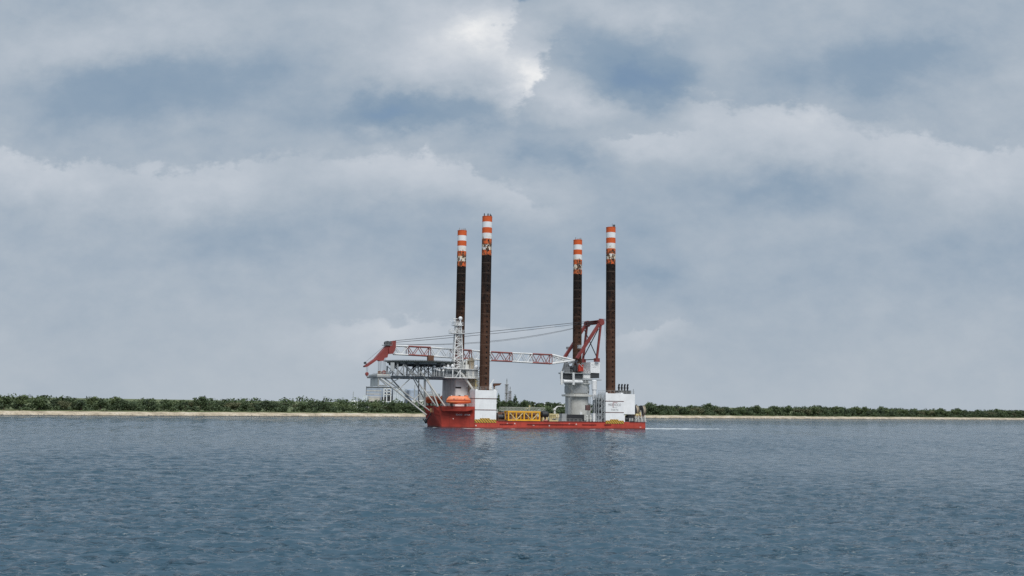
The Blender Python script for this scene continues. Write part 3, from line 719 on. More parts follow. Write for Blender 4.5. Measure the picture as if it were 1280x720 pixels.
# boom head and sloping jib
hd_ = MB()
poly = [(-80.979,0.000,31.423), (-82.467,0.000,31.266), (-82.898,0.000,29.914), (-83.733,0.000,28.401), (-83.575,0.000,26.489), (-81.934,0.000,26.612), (-81.048,0.000,28.660)]
hd_.prism([(p[0],p[2]) for p in poly], 'y', -1.7, 1.7)
poly = [(-82.523,0.000,30.079), (-84.397,0.000,29.406), (-88.613,0.000,24.537), (-92.530,0.000,21.751), (-92.362,0.000,21.350), (-91.448,0.000,21.582), (-88.126,0.000,23.940), (-87.193,0.000,24.003), (-86.715,0.000,23.726), (-85.470,0.000,23.917), (-85.035,0.000,24.961), (-83.940,0.000,25.148), (-83.664,0.000,26.338)]
hd_.prism([(p[0],p[2]) for p in poly], 'y', -1.1, 1.1)
head = cp(hd_, 'boom_head', M['crane'])
sv = MB(); q = (-83.961,0.000,30.518); sv.lathe([(.75,-1.1),(.75,1.1)], (q[0],0,q[2]), 14, 'y'); sv.lathe([(.55,-.9),(.55,.9)], (q[0]+1.3,0,q[2]+.2), 14, 'y'); q = (-92.173,0.000,22.924); sv.lathe([(.42,-.4),(.42,.4)], (q[0],0,q[2]), 12, 'y'); sv.bar(q, (-91.318,0.000,22.255), .25)
sv.build('sheave', M['dark'], head)
pf = MB(); a_, b_ = (-85.195,0.000,29.726), (-82.522,0.000,30.049); pf.box(a_[0],b_[0],-1.8,1.8,a_[2]-.1,a_[2]+.1); pf.rail([(a_[0],-1.8,a_[2]),(b_[0],-1.8,a_[2])],1.0,.9,.05); pf.build('access_platform', M['steel'], head)
# pendants and hoist lines
pe = MB()
def sag(p, q, s_, n_=10, r_=.075):
    pts = [tuple(p[k]*(1-t)+q[k]*t-(4*s_*t*(1-t) if k == 2 else 0) for k in range(3)) for t in np.linspace(0,1,n_+1)]
    pe.path(pts, r_, 5)
pa = (10.785,0.000,44.162)
for t in (-1.2, 1.2):
    a_ = (-81.298,0.000,31.468); sag((a_[0],t,a_[2]), (pa[0],t*2.5,pa[2]+.2), .15)
    a_ = (-80.961,0.000,30.890); sag((a_[0],t*.6,a_[2]), (pa[0],t*1.6,pa[2]-.3), .55)
a_ = (-80.942,0.000,30.297); sag((a_[0],.3,a_[2]), (pa[0],.3,pa[2]-.6), 3.0); sag((a_[0],-.4,a_[2]), (pa[0],-.6,pa[2]-.6), 3.4, r_=.05)
a_ = (11.656,-4.000,43.797); pe.tube((pa[0],-4,pa[2]),(a_[0],-4,a_[2]),.1,n=5)
for dx in (1.2, 1.9): pe.tube((pa[0]+dx*.6,-3,pa[2]),(pa[0]+dx+.6,-3,mhouse.data.vertices[4].co[2]+.1),.04,n=4)
a_, b_ = (-82.874,0.000,31.100), (-92.329,0.000,22.977); pe.tube(a_, b_, .05, n=4)
cp(pe, 'pendant_cable', M['cable'])
# ring of deck gear at the foot of the crane
cb = MB(); q0, q1_ = (0.328,-6.000,6.083), (3.031,-6.000,10.942)
for x, z0, z1 in ((5.2,DK,zr1),(6.4,DK,zr1-1)): cb.box(x-.25,x+.25,-5.3,-4.9,z0,z1)
cb.box(-6.3,-5.5,-3.5,-1.5,DK,DK+9); cb.ladder((-5.3,-3.9,DK),(-5.3,-3.9,zr),(1,0,0),.8,.09); cb.ladder((3.1,-4.9,DK),(3.1,-4.9,zr),(1,0,0),.7,.07)
cp(cb, 'crane_ladder', M['grey'])
for px_ in ((0.065,-4.900,10.410),):
    MB().lathe([(.9,-.1),(.9,.1)], (px_[0],-4.55,px_[2]), 14, 'y').build('inspection_hatch', M['dark'], crane)
q = (-1.074,-4.900,6.376); MB().box(q[0]-.5,q[0]+.5,-4.86,-4.4,DK+1.0,DK+3.2).build('door', M['panel'], crane)

# white vertical silo, stand pipes and cargo arm next to the crane
vt = MB(); q0, q1_ = (47.193,7.000,10.850), (47.159,7.000,18.520)
vt.lathe([(.7,q0[2]),(.8,q0[2]+1.5),(.8,(47.176,7.000,14.680)[2]),(1.05,(47.175,7.000,14.834)[2]),(1.05,q1_[2]-.3),(.6,q1_[2])], (q0[0],7,0), 18); vt.tube((q0[0],7,DK),(q0[0],7,q0[2]),.4)
vt.build('exhaust_silo', M['panel'], vessel)
co_ = MB(); xa, xb_ = b0[0]-2.6, b0[0]-.25
for x in (xa, (xa+xb_)/2, xb_):
    for v in (-2.6, .6): co_.bar((x,v,DK),(x,v,b0[2]-.4),.26)
for z in np.arange(DK+2.1, b0[2], 2.2):
    co_.box(xa, xb_, -2.7, 3.0, z, z+.14); co_.rail([(xa,3,z),(xa,-2.7,z),(xb_,-2.7,z)], 1.0, .9, .05)
    co_.bar((xa,-2.6,z-2.0),(xb_,-2.6,z),.16); co_.bar((xa,-2.4,z-2.0),(xa,.6,z),.14)
co_.box(xa+.3, xb_-.2, 1.0, 3.2, DK, b0[2]-2.5)
co_.tube((xa-.4,-1.5,DK),(xa-.4,-1.5,b0[2]-1),.16); co_.tube((xa-.8,-.6,DK),(xa-.8,-.6,b0[2]-3.5),.2)
co_.build('access_tower', M['grey'], vessel)

# small deck outfit between the jack houses and on their tops
def deckbits(name, mat, fn):
    b = MB(); fn(b); return b.build(name, mat, vessel)
zj = a0[2]
def f(b):
    q = (3.024,1.500,15.968); b.box(q[0]-1.2, q[0]+1.1, 3.6, 6.0, zj, zj+2.3); b.ball((q[0]-.3,4.6,zj+2.7),.7,10); b.bar((q[0]+.6,4.2,zj+2.0),(q[0]+2.0,4.2,zj+4.1),.3)
deckbits('winch_house', M['white'], f)
def f(b):
    q = (6.251,4.500,15.699); b.loft([[(q[0]-1.2,4,q[2]-.5),(q[0]-1.2,5.2,q[2]-.5),(q[0]-1.0,5.4,q[2]+.6),(q[0]-1.0,3.8,q[2]+.6)],[(q[0]+1.2,4.2,q[2]-.1),(q[0]+1.2,5.0,q[2]-.1),(q[0]+1.9,5.2,q[2]+.7),(q[0]+1.9,4.0,q[2]+.7)]])
    b.box(q[0]-1.0,q[0]-.6,4.2,5.0,zj-.5,q[2]-.3)
deckbits('rescue_cradle', M['rust'], f)
def f(b):
    for y_, x0, x1 in (((5.834,1.000,13.120),0,1.6),((5.904,1.000,9.071),0,1.4),((5.960,1.000,5.897),0,1.8)):
        b.box(a1[0], a1[0]+x1, 0, 3, y_[2]-.12, y_[2]+.12); b.rail([(a1[0],0,y_[2]),(a1[0]+x1,0,y_[2]),(a1[0]+x1,3,y_[2])],1.0,.8,.05)
    b.ladder((a1[0]+.4,1,DK),(a1[0]+.4,1,zj),(0,1,0),.7,.08)
deckbits('side_stair', M['white'], f)

# ------------------------------------------------------------------ things standing on the vessel
def on_ship(name, base, label, cat, group=None, z=DK):
    o = empty(name, w((base[0],base[1],z)), TH); tag(o, label, cat, group); return o, (base[0],base[1],z)
# lifeboats
def lifeboat(v, label):
    c = (-9.4, v, FZ+.75)
    o, off = on_ship('lifeboat', (c[0],c[1]), label, 'lifeboat', 'lifeboats at the bow', FZ+.75)
    Lh = 4.6; xs_ = np.linspace(-1,1,13)
    def ring(x, top):
        wdt = 1.45*max(.05,(1-abs(x)**3.2))**.6; keel = .55*abs(x)**3; pts = []
        if not top:
            sec = [(-1,1.25),(-.98,.75),(-.7,.25),(-.25,.02),(.25,.02),(.7,.25),(.98,.75),(1,1.25)]
            return [(c[0]+x*Lh, v+wdt*a_, c[2]+keel+(1.25-keel)*z_/1.25) for a_, z_ in sec]
        hh = 1.55*max(.0,(1-abs(x*1.02)**4))**.5 * (1-.12*x) + .05
        sec = [(-.97,0),(-.9,.35),(-.72,.8),(-.45,1),(.45,1),(.72,.8),(.9,.35),(.97,0)]
        return [(c[0]+x*Lh, v+wdt*a_, c[2]+1.36+hh*z_) for a_, z_ in sec]
    b = MB(); b.loft([ring(x,0) for x in xs_], smooth=True); b.build('boat_hull', M['orange'], o, off)
    b = MB(); b.loft([ring(x*.97,1) for x in xs_], smooth=True); b.build('canopy', M['canopy'], o, off)
    b = MB()
    b.loft([[(c[0]+x*Lh*1.005, v+1.47*max(.05,(1-abs(x)**3.2))**.6*s_, c[2]+z_) for s_, z_ in ((-1.03,1.22),(-1.03,1.38),(1.03,1.38),(1.03,1.22))] for x in xs_]); b.build('gunwale', M['winch'], o, off)
    b = MB(); b.box(c[0]+2.2,c[0]+3.4,v-.6,v+.6,c[2]+2.6,c[2]+3.2); b.build('helm_turret', M['canopy'], o, off)
    for i in range(4): MB().box(c[0]-2.4+i*1.3,c[0]-1.9+i*1.3,v-1.30,v-1.05,c[2]+1.75,c[2]+2.0).build('window', M['glass'], o, off)
    b = MB()
    for x in (-3.2,3.2): b.tube((c[0]+x,v,c[2]+2.4),(c[0]+x,v,c[2]+4.2),.06,n=5)
    b.build('falls', M['cable'], o, off)
    return o
lifeboat(.4, 'orange enclosed lifeboat on the near side of the bow beside the white jack house')
lifeboat(30.6, 'orange lifeboat on the far side of the bow, seen between the helideck struts')
# lifeboat cradles (part of the ship)
b = MB()
for v in (.4, 30.6):
    for x in (-12, -6.8): b.box(x-.2, x+.2, v-.9, v+.9, FZ, FZ+1.0)
b.build('boat_cradle', M['black'], vessel)

# yellow lattice frame
y0, y1 = (8.362,-2.300,2.819), (21.030,-2.300,2.916)
o, off = on_ship('lattice_girder', ((y0[0]+y1[0])/2, -.6), 'yellow lattice box girder with pale diagonals lying on the main deck', 'girder')
x0, x1, zA, zB = y0[0]+.3, y1[0]-.3, DK+.35, (14.656,-2.300,6.092)[2]
ch = MB(); 
for v in (-2.3, 1.1):
    for z in (zA, zB): ch.bar((x0-.3,v,z),(x1+.3,v,z),.52)
ch.build('chord', M['yellow'], o, off)
pp = MB()
for i in range(5):
    x = x0+(x1-x0)*i/4
    for v in (-2.3, 1.1): pp.bar((x,v,zA),(x,v,zB),.42)
    pp.bar((x,-2.3,zB),(x,1.1,zB),.4); pp.bar((x,-2.3,zA),(x,1.1,zA),.4)
pp.build('post', M['yellow'], o, off)
dg_ = MB()
for i in range(4):
    xa, xb_ = x0+(x1-x0)*i/4, x0+(x1-x0)*(i+1)/4
    if i % 2: xa, xb_ = xb_, xa
    dg_.tube((xa,-2.3,zB),(xb_,-2.3,zA),.16,n=6)
dg_.build('diagonal', M['cream'], o, off)
# rusty pile bundle behind the frame
o, off = on_ship('pipe_bundle', (18,6), 'stack of rusty brown steel pipes lying behind the yellow girder', 'pipes')
for k_ in range(3):
    MB().tube((x0-1,4.5+k_*1.7,DK+.8),(x1+3.2,4.5+k_*1.7,DK+.8),.8,n=16).build('pipe', M['rust'], o, off)
for k_ in range(2): MB().tube((x0-.4,5.35+k_*1.7,DK+2.25),(x1+2,5.35+k_*1.7,DK+2.25),.8,n=16).build('pipe', M['rust'], o, off)
# lattice gangway on trestles further in
g0, g1 = (10.107,10.000,6.270), (27.892,10.000,6.380)
o, off = on_ship('gangway', ((g0[0]+g1[0])/2, 10.6), 'pale grey lattice gangway on trestles above the yellow girder', 'gangway')
b = MB(); zq = g0[2]
for v in (10,11.6):
    b.bar((g0[0],v,zq),(g1[0],v,zq),.25); b.bar((g0[0],v,zq+1.35),(g1[0],v,zq+1.35),.2)
    nn = 16
    for i in range(nn+1):
        x = g0[0]+(g1[0]-g0[0])*i/nn; b.bar((x,v,zq),(x,v,zq+1.35),.13)
        if i < nn: b.bar((x,v,zq),(x+(g1[0]-g0[0])/nn,v,zq+1.35),.1)
b.box(g0[0],g1[0],10,11.6,zq-.05,zq+.05); b.build('truss', paint('pale_grey_green', (.36,.38,.33), amt=.3), o, off)
b = MB()
for x in np.linspace(g0[0]+1,g1[0]-1,5):
    for v in (10.1,11.5): b.bar((x,v,DK),(x,v,zq),.25)
b.build('trestle', M['grey'], o, off)
q = (21.805,10.800,8.198); b = MB(); b.tube((q[0],10.8,zq),(q[0],10.8,q[2]+.4),.12); b.tube((q[0]-1.6,10.8,zq+.4),(q[0]+.6,10.8,q[2]),.1,n=5); b.build('light_pole', M['cream'], o, off)
# machinery between the forward jack house and the frame
o, off = on_ship('mooring_winch', (6.4,-.5), 'dark rusty mooring winch on deck between white jack house and yellow girder', 'winch')
m0_, m1_ = (4.693,-1.500,3.059), (8.142,-1.500,5.953)
b = MB(); b.lathe([(1.35,-1.3),(1.35,-1.1),(.75,-1.1),(.75,1.1),(1.35,1.1),(1.35,1.3)], ((m0_[0]+m1_[0])/2-.3,-.4,DK+1.5), 20, 'x'); b.build('drum', M['dark'], o, off)
b = MB(); b.box(m0_[0]+.2,m1_[0]-.5,-1.8,1.2,DK,DK+.5); b.box(m0_[0]+.1,m0_[0]+.5,-1.4,.8,DK,DK+2.2); b.box(m1_[0]-.9,m1_[0]-.5,-1.4,.8,DK,DK+2.4); b.build('winch_frame', M['rust'], o, off)
b = MB(); b.box(m0_[0]+.4,m0_[0]+2.4,1.3,2.6,DK,DK+3.2); b.build('motor', M['rust'], o, off)
# black drum
o, off = on_ship('floating_fender', (26,-1), 'large black cylindrical fender lying between yellow girder and cream deck machine', 'fender')
t0_, t1_ = (21.640,-1.200,5.223), (24.722,-1.200,5.254); rz_ = 1.25
b = MB(); b.lathe([(.35,t0_[0]),(.9,t0_[0]+.1),(rz_,t0_[0]+.4),(rz_,t1_[0]-.7),(1.0,t1_[0]-.2),(.4,t1_[0])], (0,-1.2,t0_[2]), 24, 'x'); b.build('fender_body', M['black'], o, off)
MB().lathe([(.28,t1_[0]-.02),(.2,t1_[0]+.2)], (0,-1.2,t0_[2]), 12, 'x').build('end_fitting', M['steel'], o, off)
MB().box(t0_[0]+.5,t0_[0]+1.0,-2.0,-.4,DK,t0_[2]-.9).box(t1_[0]-1.2,t1_[0]-.7,-2.0,-.4,DK,t0_[2]-.9).build('cradle', M['cream'], o, off)
# cream deck machine with its slewing arm
o, off = on_ship('deck_crane', (29.5,-.8), 'small cream deck crane with a thin arm reaching up to the right', 'crane')
k0, k1 = (24.835,-1.600,2.930), (28.549,-1.600,5.357)
b = MB(); b.box(k0[0]+.3,k1[0]-.3,-1.8,.8,DK,DK+.5)
for i in range(5):
    x = k0[0]+.3+(k1[0]-k0[0]-.6)*i/4; b.bar((x,-1.7,DK),(x,-1.7,k1[2]),.28); b.bar((x,.7,DK),(x,.7,k1[2]),.28)
b.bar((k0[0],-1.7,k1[2]),(k1[0],-1.7,k1[2]),.35); b.bar((k0[0],.7,k1[2]),(k1[0],.7,k1[2]),.35); b.box(k0[0]+.8,k1[0]-.9,-1.3,.4,DK+.5,k1[2]-.3)
b.build('base_frame', M['cream'], o, off)
p0, p1, p2 = (27.511,-0.500,5.271), (27.466,-0.500,6.590), (30.545,-0.500,8.068)
b = MB(); b.tube((p0[0],-.5,k1[2]-.2),(p1[0],-.5,p1[2]+.4),.42,.3,n=10); b.ball((p1[0],-.5,p1[2]+.4),.55,10); b.build('column', M['offwhite'], o, off)
b = MB(); b.tube((p1[0]-.4,-.5,p1[2]+.3),(p1[0]+1.2,-.5,p1[2]+1.6),.32,.28); b.tube((p1[0]+1.2,-.5,p1[2]+1.6),(p2[0],-.5,p2[2]+.2),.26,.16); b.build('arm', M['offwhite'], o, off)
MB().box(k0[0]+1.2,k0[0]+2.6,-1.86,-1.3,DK+.55,DK+1.0).build('control_box', M['black'], o, off)
# coil of pinkish hose
o = MB(); q = (23.299,-2.000,3.218); o.lathe([(.5,0),(.9,.05),(1.0,.3),(.9,.5),(.5,.55)], (0,0,0), 18); o = o.build('hose_coil', paint('faded_red_hose', (.42,.16,.14), amt=.2), None); o.location = w((q[0],-1.8,DK+.01)); o.rotation_euler = (0,0,TH)
tag(o, 'faded red hose coiled on deck beneath the black fender', 'hose')
# dark container, white boxes at the foot of the crane
def boxthing(name, a_, b_, v0, v1, mat, label, cat, ribs=0, lid=None, ribmat=None):
    o, off = on_ship(name, ((a_[0]+b_[0])/2,(v0+v1)/2), label, cat)
    z1_ = b_[2]; z0_ = DK+.15
    q = MB(); q.box(a_[0],b_[0],v0,v1,z0_,z1_); q.build('casing', mat, o, off)
    q = MB()
    for x in (a_[0]-.03, b_[0]-.15):
        for v in (v0-.03, v1-.15): q.box(x,x+.18,v,v+.18,DK,z1_+.05)
    q.box(a_[0],b_[0],v0-.04,v0+.1,z0_-.08,z0_+.1); q.box(a_[0],b_[0],v0-.04,v0+.1,z1_-.1,z1_+.05)
    q.build('corner_frame', ribmat or M['grey'], o, off)
    if ribs:
        q = MB()
        for i in range(ribs):
            x = a_[0]+.4+(b_[0]-a_[0]-.8)*i/(ribs-1); q.box(x-.06,x+.06,v0-.05,v0+.01,z0_+.15,z1_-.15)
        q.build('rib', ribmat or M['grey'], o, off)
    return o
boxthing('container', (33.471,1.500,3.521), (40.422,1.500,5.250), 1.5, 4.2, M['black'], 'long black slatted container at the foot of the crane column', 'container', 14, ribmat=M['dark'])
boxthing('tool_locker', (31.574,2.000,3.348), (33.544,2.000,5.530), 2.0, 4.4, M['grey'], 'grey tool locker left of the long black container', 'locker', 4)
boxthing('white_container', (43.192,-0.800,3.499), (46.702,-0.800,5.825), -.8, 1.8, M['panel'], 'plain white container on deck just left of the after jack house', 'container', 0, ribmat=M['panel'])
o, off = on_ship('hose_reel', (45.5,4.0), 'white double hose reel in a frame above the plain white container', 'reel', z=DK)
q0, q1_ = (46.462,4.000,6.147), (48.680,4.000,8.749)
b = MB(); b.box(q0[0],q1_[0],3.4,5.2,q0[2],q0[2]+.9); b.box(q0[0],q1_[0],3.4,5.2,q1_[2]-1.0,q1_[2]); b.build('drum', M['panel'], o, off)
b = MB(); b.box(q0[0]-.5,q0[0],3.3,5.3,DK,q1_[2]+.2); b.box(q1_[0],q1_[0]+.2,3.3,5.3,DK,q1_[2]+.2); b.box(q0[0],q1_[0],3.8,5.0,q0[2]+.9,q1_[2]-1.0); b.build('reel_frame', M['seam'], o, off)
o, off = on_ship('folding_arm', (41,4.5), 'white folding cargo arm sloping up left of the white hose reel', 'crane')
p0, p1, p2 = (43.755,4.500,3.546), (43.908,4.500,6.566), (47.598,4.500,9.582)
b = MB(); b.tube((p0[0],4.5,DK),(p1[0],4.5,p1[2]),.45,n=10); b.build('column', M['offwhite'], o, off)
b = MB(); b.bar((p1[0]-.4,4.5,p1[2]-.2),(p2[0],4.5,p2[2]),.6); b.build('arm', M['offwhite'], o, off)
MB().box(p1[0]-1.4,p1[0]+.3,4.2,5.2,p1[2]+.3,p1[2]+2.3).build('cab', M['seam'], o, off)
# valves, bollards at the crane foot
for px_, nm in (((40.922,0.000,4.207), 0), ((42.407,0.000,4.369), 1)):
    b = MB(); b.tube((px_[0],0,DK),(px_[0],0,DK+2.0),.28); b.ball((px_[0],0,DK+2.0),.34,10); b.tube((px_[0]-.5,0,DK+1.2),(px_[0]+.5,0,DK+1.2),.16)
    o = b.build('deck_vent', M['offwhite'], None, (px_[0],0,DK)); o.location = w((px_[0],0,DK)); o.rotation_euler = (0,0,TH)
    tag(o, ('pale deck vent post nearest to the black container', 'pale deck vent post nearest to the plain white container')[nm], 'vent')
# stern reels
for i, (px_, lab) in enumerate((((62.605,2.500,7.105),'large tan cable reel beside the white after house, inner of the two stern reels'), ((65.556,2.500,7.078),'large tan cable reel at the very stern, outer of the two stern reels'))):
    o, off = on_ship('cable_reel', (px_[0],2.5), lab, 'reel', 'cable reels at the stern')
    zc_ = px_[2]; rr = 2.0
    for dx in (-.5,.5): MB().lathe([(rr*.45,dx-.1),(rr,dx-.1),(rr,dx+.1),(rr*.45,dx+.1)], (px_[0],2.5,zc_), 28, 'x').build('flange', M['dark'] if dx < 0 else M['tan'], o, off)
    MB().lathe([(rr*.86,-.42),(rr*.86,.42)], (px_[0],2.5,zc_), 28, 'x').build('rope_drum', M['tan'], o, off)
    b = MB()
    for dx in (-.72,.72):
        for s in (-1,1): b.bar((px_[0]+dx,2.5+s*1.5,DK),(px_[0]+dx,2.5,zc_),.28)
        b.bar((px_[0]+dx,1.2,DK+1.5),(px_[0]+dx,3.8,DK+1.5),.2)
    b.build('stand', M['offwhite'], o, off)
# hose drapes, tan equipment, rusty grating under the after house
o, off = on_ship('net_pile', (57,0), 'tan tarpaulin draped over gear beside the after jack house', 'tarpaulin')
q0, q1_ = (57.668,-0.500,5.119), (60.062,-0.500,8.930)
b = MB(); 
rings = []
for t, r1 in ((0,1.3),(.3,1.15),(.6,.8),(.85,.5),(1,.12)):
    rings.append([( (q0[0]+q1_[0])/2+.2*math.sin(5*t)+r1*math.cos(a)*(1+.18*math.sin(5*a+3*t)), -.1+r1*.8*math.sin(a)*(1+.15*math.cos(4*a)), q0[2]+(q1_[2]-q0[2])*t) for a in np.linspace(0,2*math.pi,20,endpoint=False)])
b.loft(rings, smooth=True); b.build('tarpaulin_cover', M['tan'], o, off)
MB().box(q0[0]-.2,q1_[0]+.2,-1.4,1.2,q0[2]-.9,q0[2]).box(q0[0],q0[0]+.3,-1.3,-1,DK,q0[2]-.9).box(q1_[0]-.3,q1_[0],-1.3,-1,DK,q0[2]-.9).build('table_frame', M['dark'], o, off)
o, off = on_ship('steel_rack', (60,-1.5), 'rusty steel rack with loose gear at the stern rail below the reels', 'rack')
q0, q1_ = (60.118,-2.000,3.661), (64.059,-2.000,5.205)
b = MB(); b.box(q0[0],q1_[0],-2.2,.5,q1_[2]-.35,q1_[2]); b.build('shelf', M['rust'], o, off)
b = MB()
for x in np.linspace(q0[0]+.2,q1_[0]-.2,4): b.bar((x,-2.1,DK),(x,-2.1,q1_[2]),.25)
b.bar((q0[0],-2.1,DK+.3),(q0[0]+1.8,-2.1,q1_[2]-.3),.2); b.build('leg', M['offwhite'], o, off)
b = MB(); b.box(q0[0]+.4,q0[0]+1.6,-1.9,-.6,q1_[2],q1_[2]+.7); b.tube((q1_[0]-1.4,-1.2,q1_[2]),(q1_[0]-1.4,-1.2,q1_[2]+1.3),.35); b.build('loose_gear', M['cream'], o, off)
b = MB(); b.box(q0[0]+.8,q1_[0]-1,-1.4,.3,DK,DK+1.3); b.build('gear_box', M['grey'], o, off)
q = (57.318,-1.500,3.477)
o, off = on_ship('pump_set', (q[0],-1.2), 'dark pump set with pale pipes on deck right of the after jack house', 'pump')
b = MB(); b.box(q[0]-2,q[0]+2,-1.8,.4,DK,DK+.4); b.lathe([(.7,-1.2),(.7,1.0)], (q[0]-.5,-.6,DK+1.1), 16, 'x'); b.build('pump_body', M['dark'], o, off)
b = MB(); b.path([(q[0]+.8,-1.2,DK+.3),(q[0]+.8,-1.2,DK+1.7),(q[0]+2.1,-1.2,DK+1.7),(q[0]+2.1,-1.2,DK+.3)],.2); b.build('pipe', M['offwhite'], o, off)

# hook blocks hanging from the jib
def c2w(p):
    c, s = math.cos(CT), math.sin(CT); return w((L+p[0]*c-p[1]*s, W+p[0]*s+p[1]*c, p[2]))
def hook(pa, pb, r_, mat, label, lines):
    o = empty('hook_block', c2w(pb), TH+CT); tag(o, label, 'hook block', 'hook blocks under the jib'); off = pb
    b = MB(); b.lathe([(r_*.6,-.35),(r_,-.28),(r_,.28),(r_*.6,.35)], (pb[0],pb[1],pb[2]), 16, 'y'); b.box(pb[0]-r_*.55,pb[0]+r_*.55,pb[1]-.4,pb[1]+.4,pb[2]-r_*1.2,pb[2]); b.build('block', mat, o, off)
    b = MB(); b.path([(pb[0],pb[1],pb[2]-r_*1.1),(pb[0],pb[1],pb[2]-r_*1.6),(pb[0]+.3,pb[1],pb[2]-r_*1.95),(pb[0]+.55,pb[1],pb[2]-r_*1.7)],.12); b.build('hook', M['tan'], o, off)
    b = MB()
    for dx in lines: b.tube((pb[0]+dx,pb[1],pb[2]+.1),(pb[0]+dx*1.1,pb[1],pa[2]),.055,n=4)
    b.build('hoist_rope', M['cable'], o, off)
hook((-91.356,0.000,21.585), (-91.324,0.000,18.972), .62, M['crane'], 'small red hook block hanging free from the very tip of the jib', (-.25,.25))
hook((-86.155,0.000,23.805), (-86.385,0.000,19.551), .75, M['rust'], 'brown hook block on long ropes just above the boom rest, nearer the jib tip', (-.6,-.3,.1,.45))
hook((-84.472,0.000,25.070), (-84.702,0.000,19.747), .75, M['crane'], 'reddish hook block on long ropes just above the boom rest, nearer the helideck', (-.45,0,.45))

# ------------------------------------------------------------------ water
YS = [-3000, -200, 10, 24]
y = 34.
while y < 640: YS.append(y); y += max(.13, y*.0023)
while y < 1500: YS.append(y); y += y*.012
YS += [2200, 4000, 9000]
YS = np.array(YS); NC = 800
half = .61*np.maximum(YS, 30)+14
sx = np.concatenate(([-1], np.linspace(-1,1,NC), [1]))
X = half[:,None]*sx[None,:]; X[:,0] -= 9000; X[:,-1] += 9000
Y = np.repeat(YS[:,None], X.shape[1], 1)
dy = np.gradient(YS); dx = 2*half/NC; dm = np.maximum(np.abs(dy), dx*.9)
rs = np.random.RandomState(4)
Z = np.zeros_like(X); DX = np.zeros_like(X); DY = np.zeros_like(X)
inner = np.where(YS > 30, np.clip((720-YS)/420, 0, 1), 0.)
gust = .72+.34*np.sin(X*.021+Y*.013+1.0)*np.sin(Y*.017-X*.008)+.22*np.sin(X*.06+2.0)*np.sin(Y*.045+X*.02)
NW = 130
for k in range(NW):
    lam = .55*(8/.55)**(rs.rand()**1.6)
    th = R(-97)+rs.normal(0, .62)
    amp = .0074*lam**.95*(1.0 if lam < 2.2 else .34)*(.6+.8*rs.rand())
    kx, ky = math.cos(th)*2*math.pi/lam, math.sin(th)*2*math.pi/lam; ph = rs.rand()*6.283
    att = np.clip(1.5-3.4*dm/lam, 0, 1)*inner
    if att.max() <= 0: continue
    arg = kx*X+ky*Y+ph
    Z += amp*att[:,None]*np.sin(arg); cs = -amp*att[:,None]*np.cos(arg)*.6
    DX -= cs*math.cos(th); DY -= cs*math.sin(th)
Z *= gust; DX *= gust; DY *= gust
P = np.stack([X+DX, Y+DY, Z], -1).reshape(-1,3).astype(np.float32)
nr, ncl = X.shape
i0 = (np.arange(nr-1)[:,None]*ncl+np.arange(ncl-1)[None,:]).ravel()
F_ = np.stack([i0, i0+1, i0+ncl+1, i0+ncl], -1).astype(np.int32)
me = bpy.data.meshes.new('water'); me.vertices.add(len(P)); me.vertices.foreach_set('co', P.ravel())
me.loops.add(F_.size); me.loops.foreach_set('vertex_index', F_.ravel()); me.polygons.add(len(F_)); me.polygons.foreach_set('loop_start', np.arange(0,F_.size,4,dtype=np.int32))
me.polygons.foreach_set('use_smooth', np.ones(len(F_), bool)); me.update(); me.validate()
water = bpy.data.objects.new('water', me); col.objects.link(water); water['kind'] = 'structure'
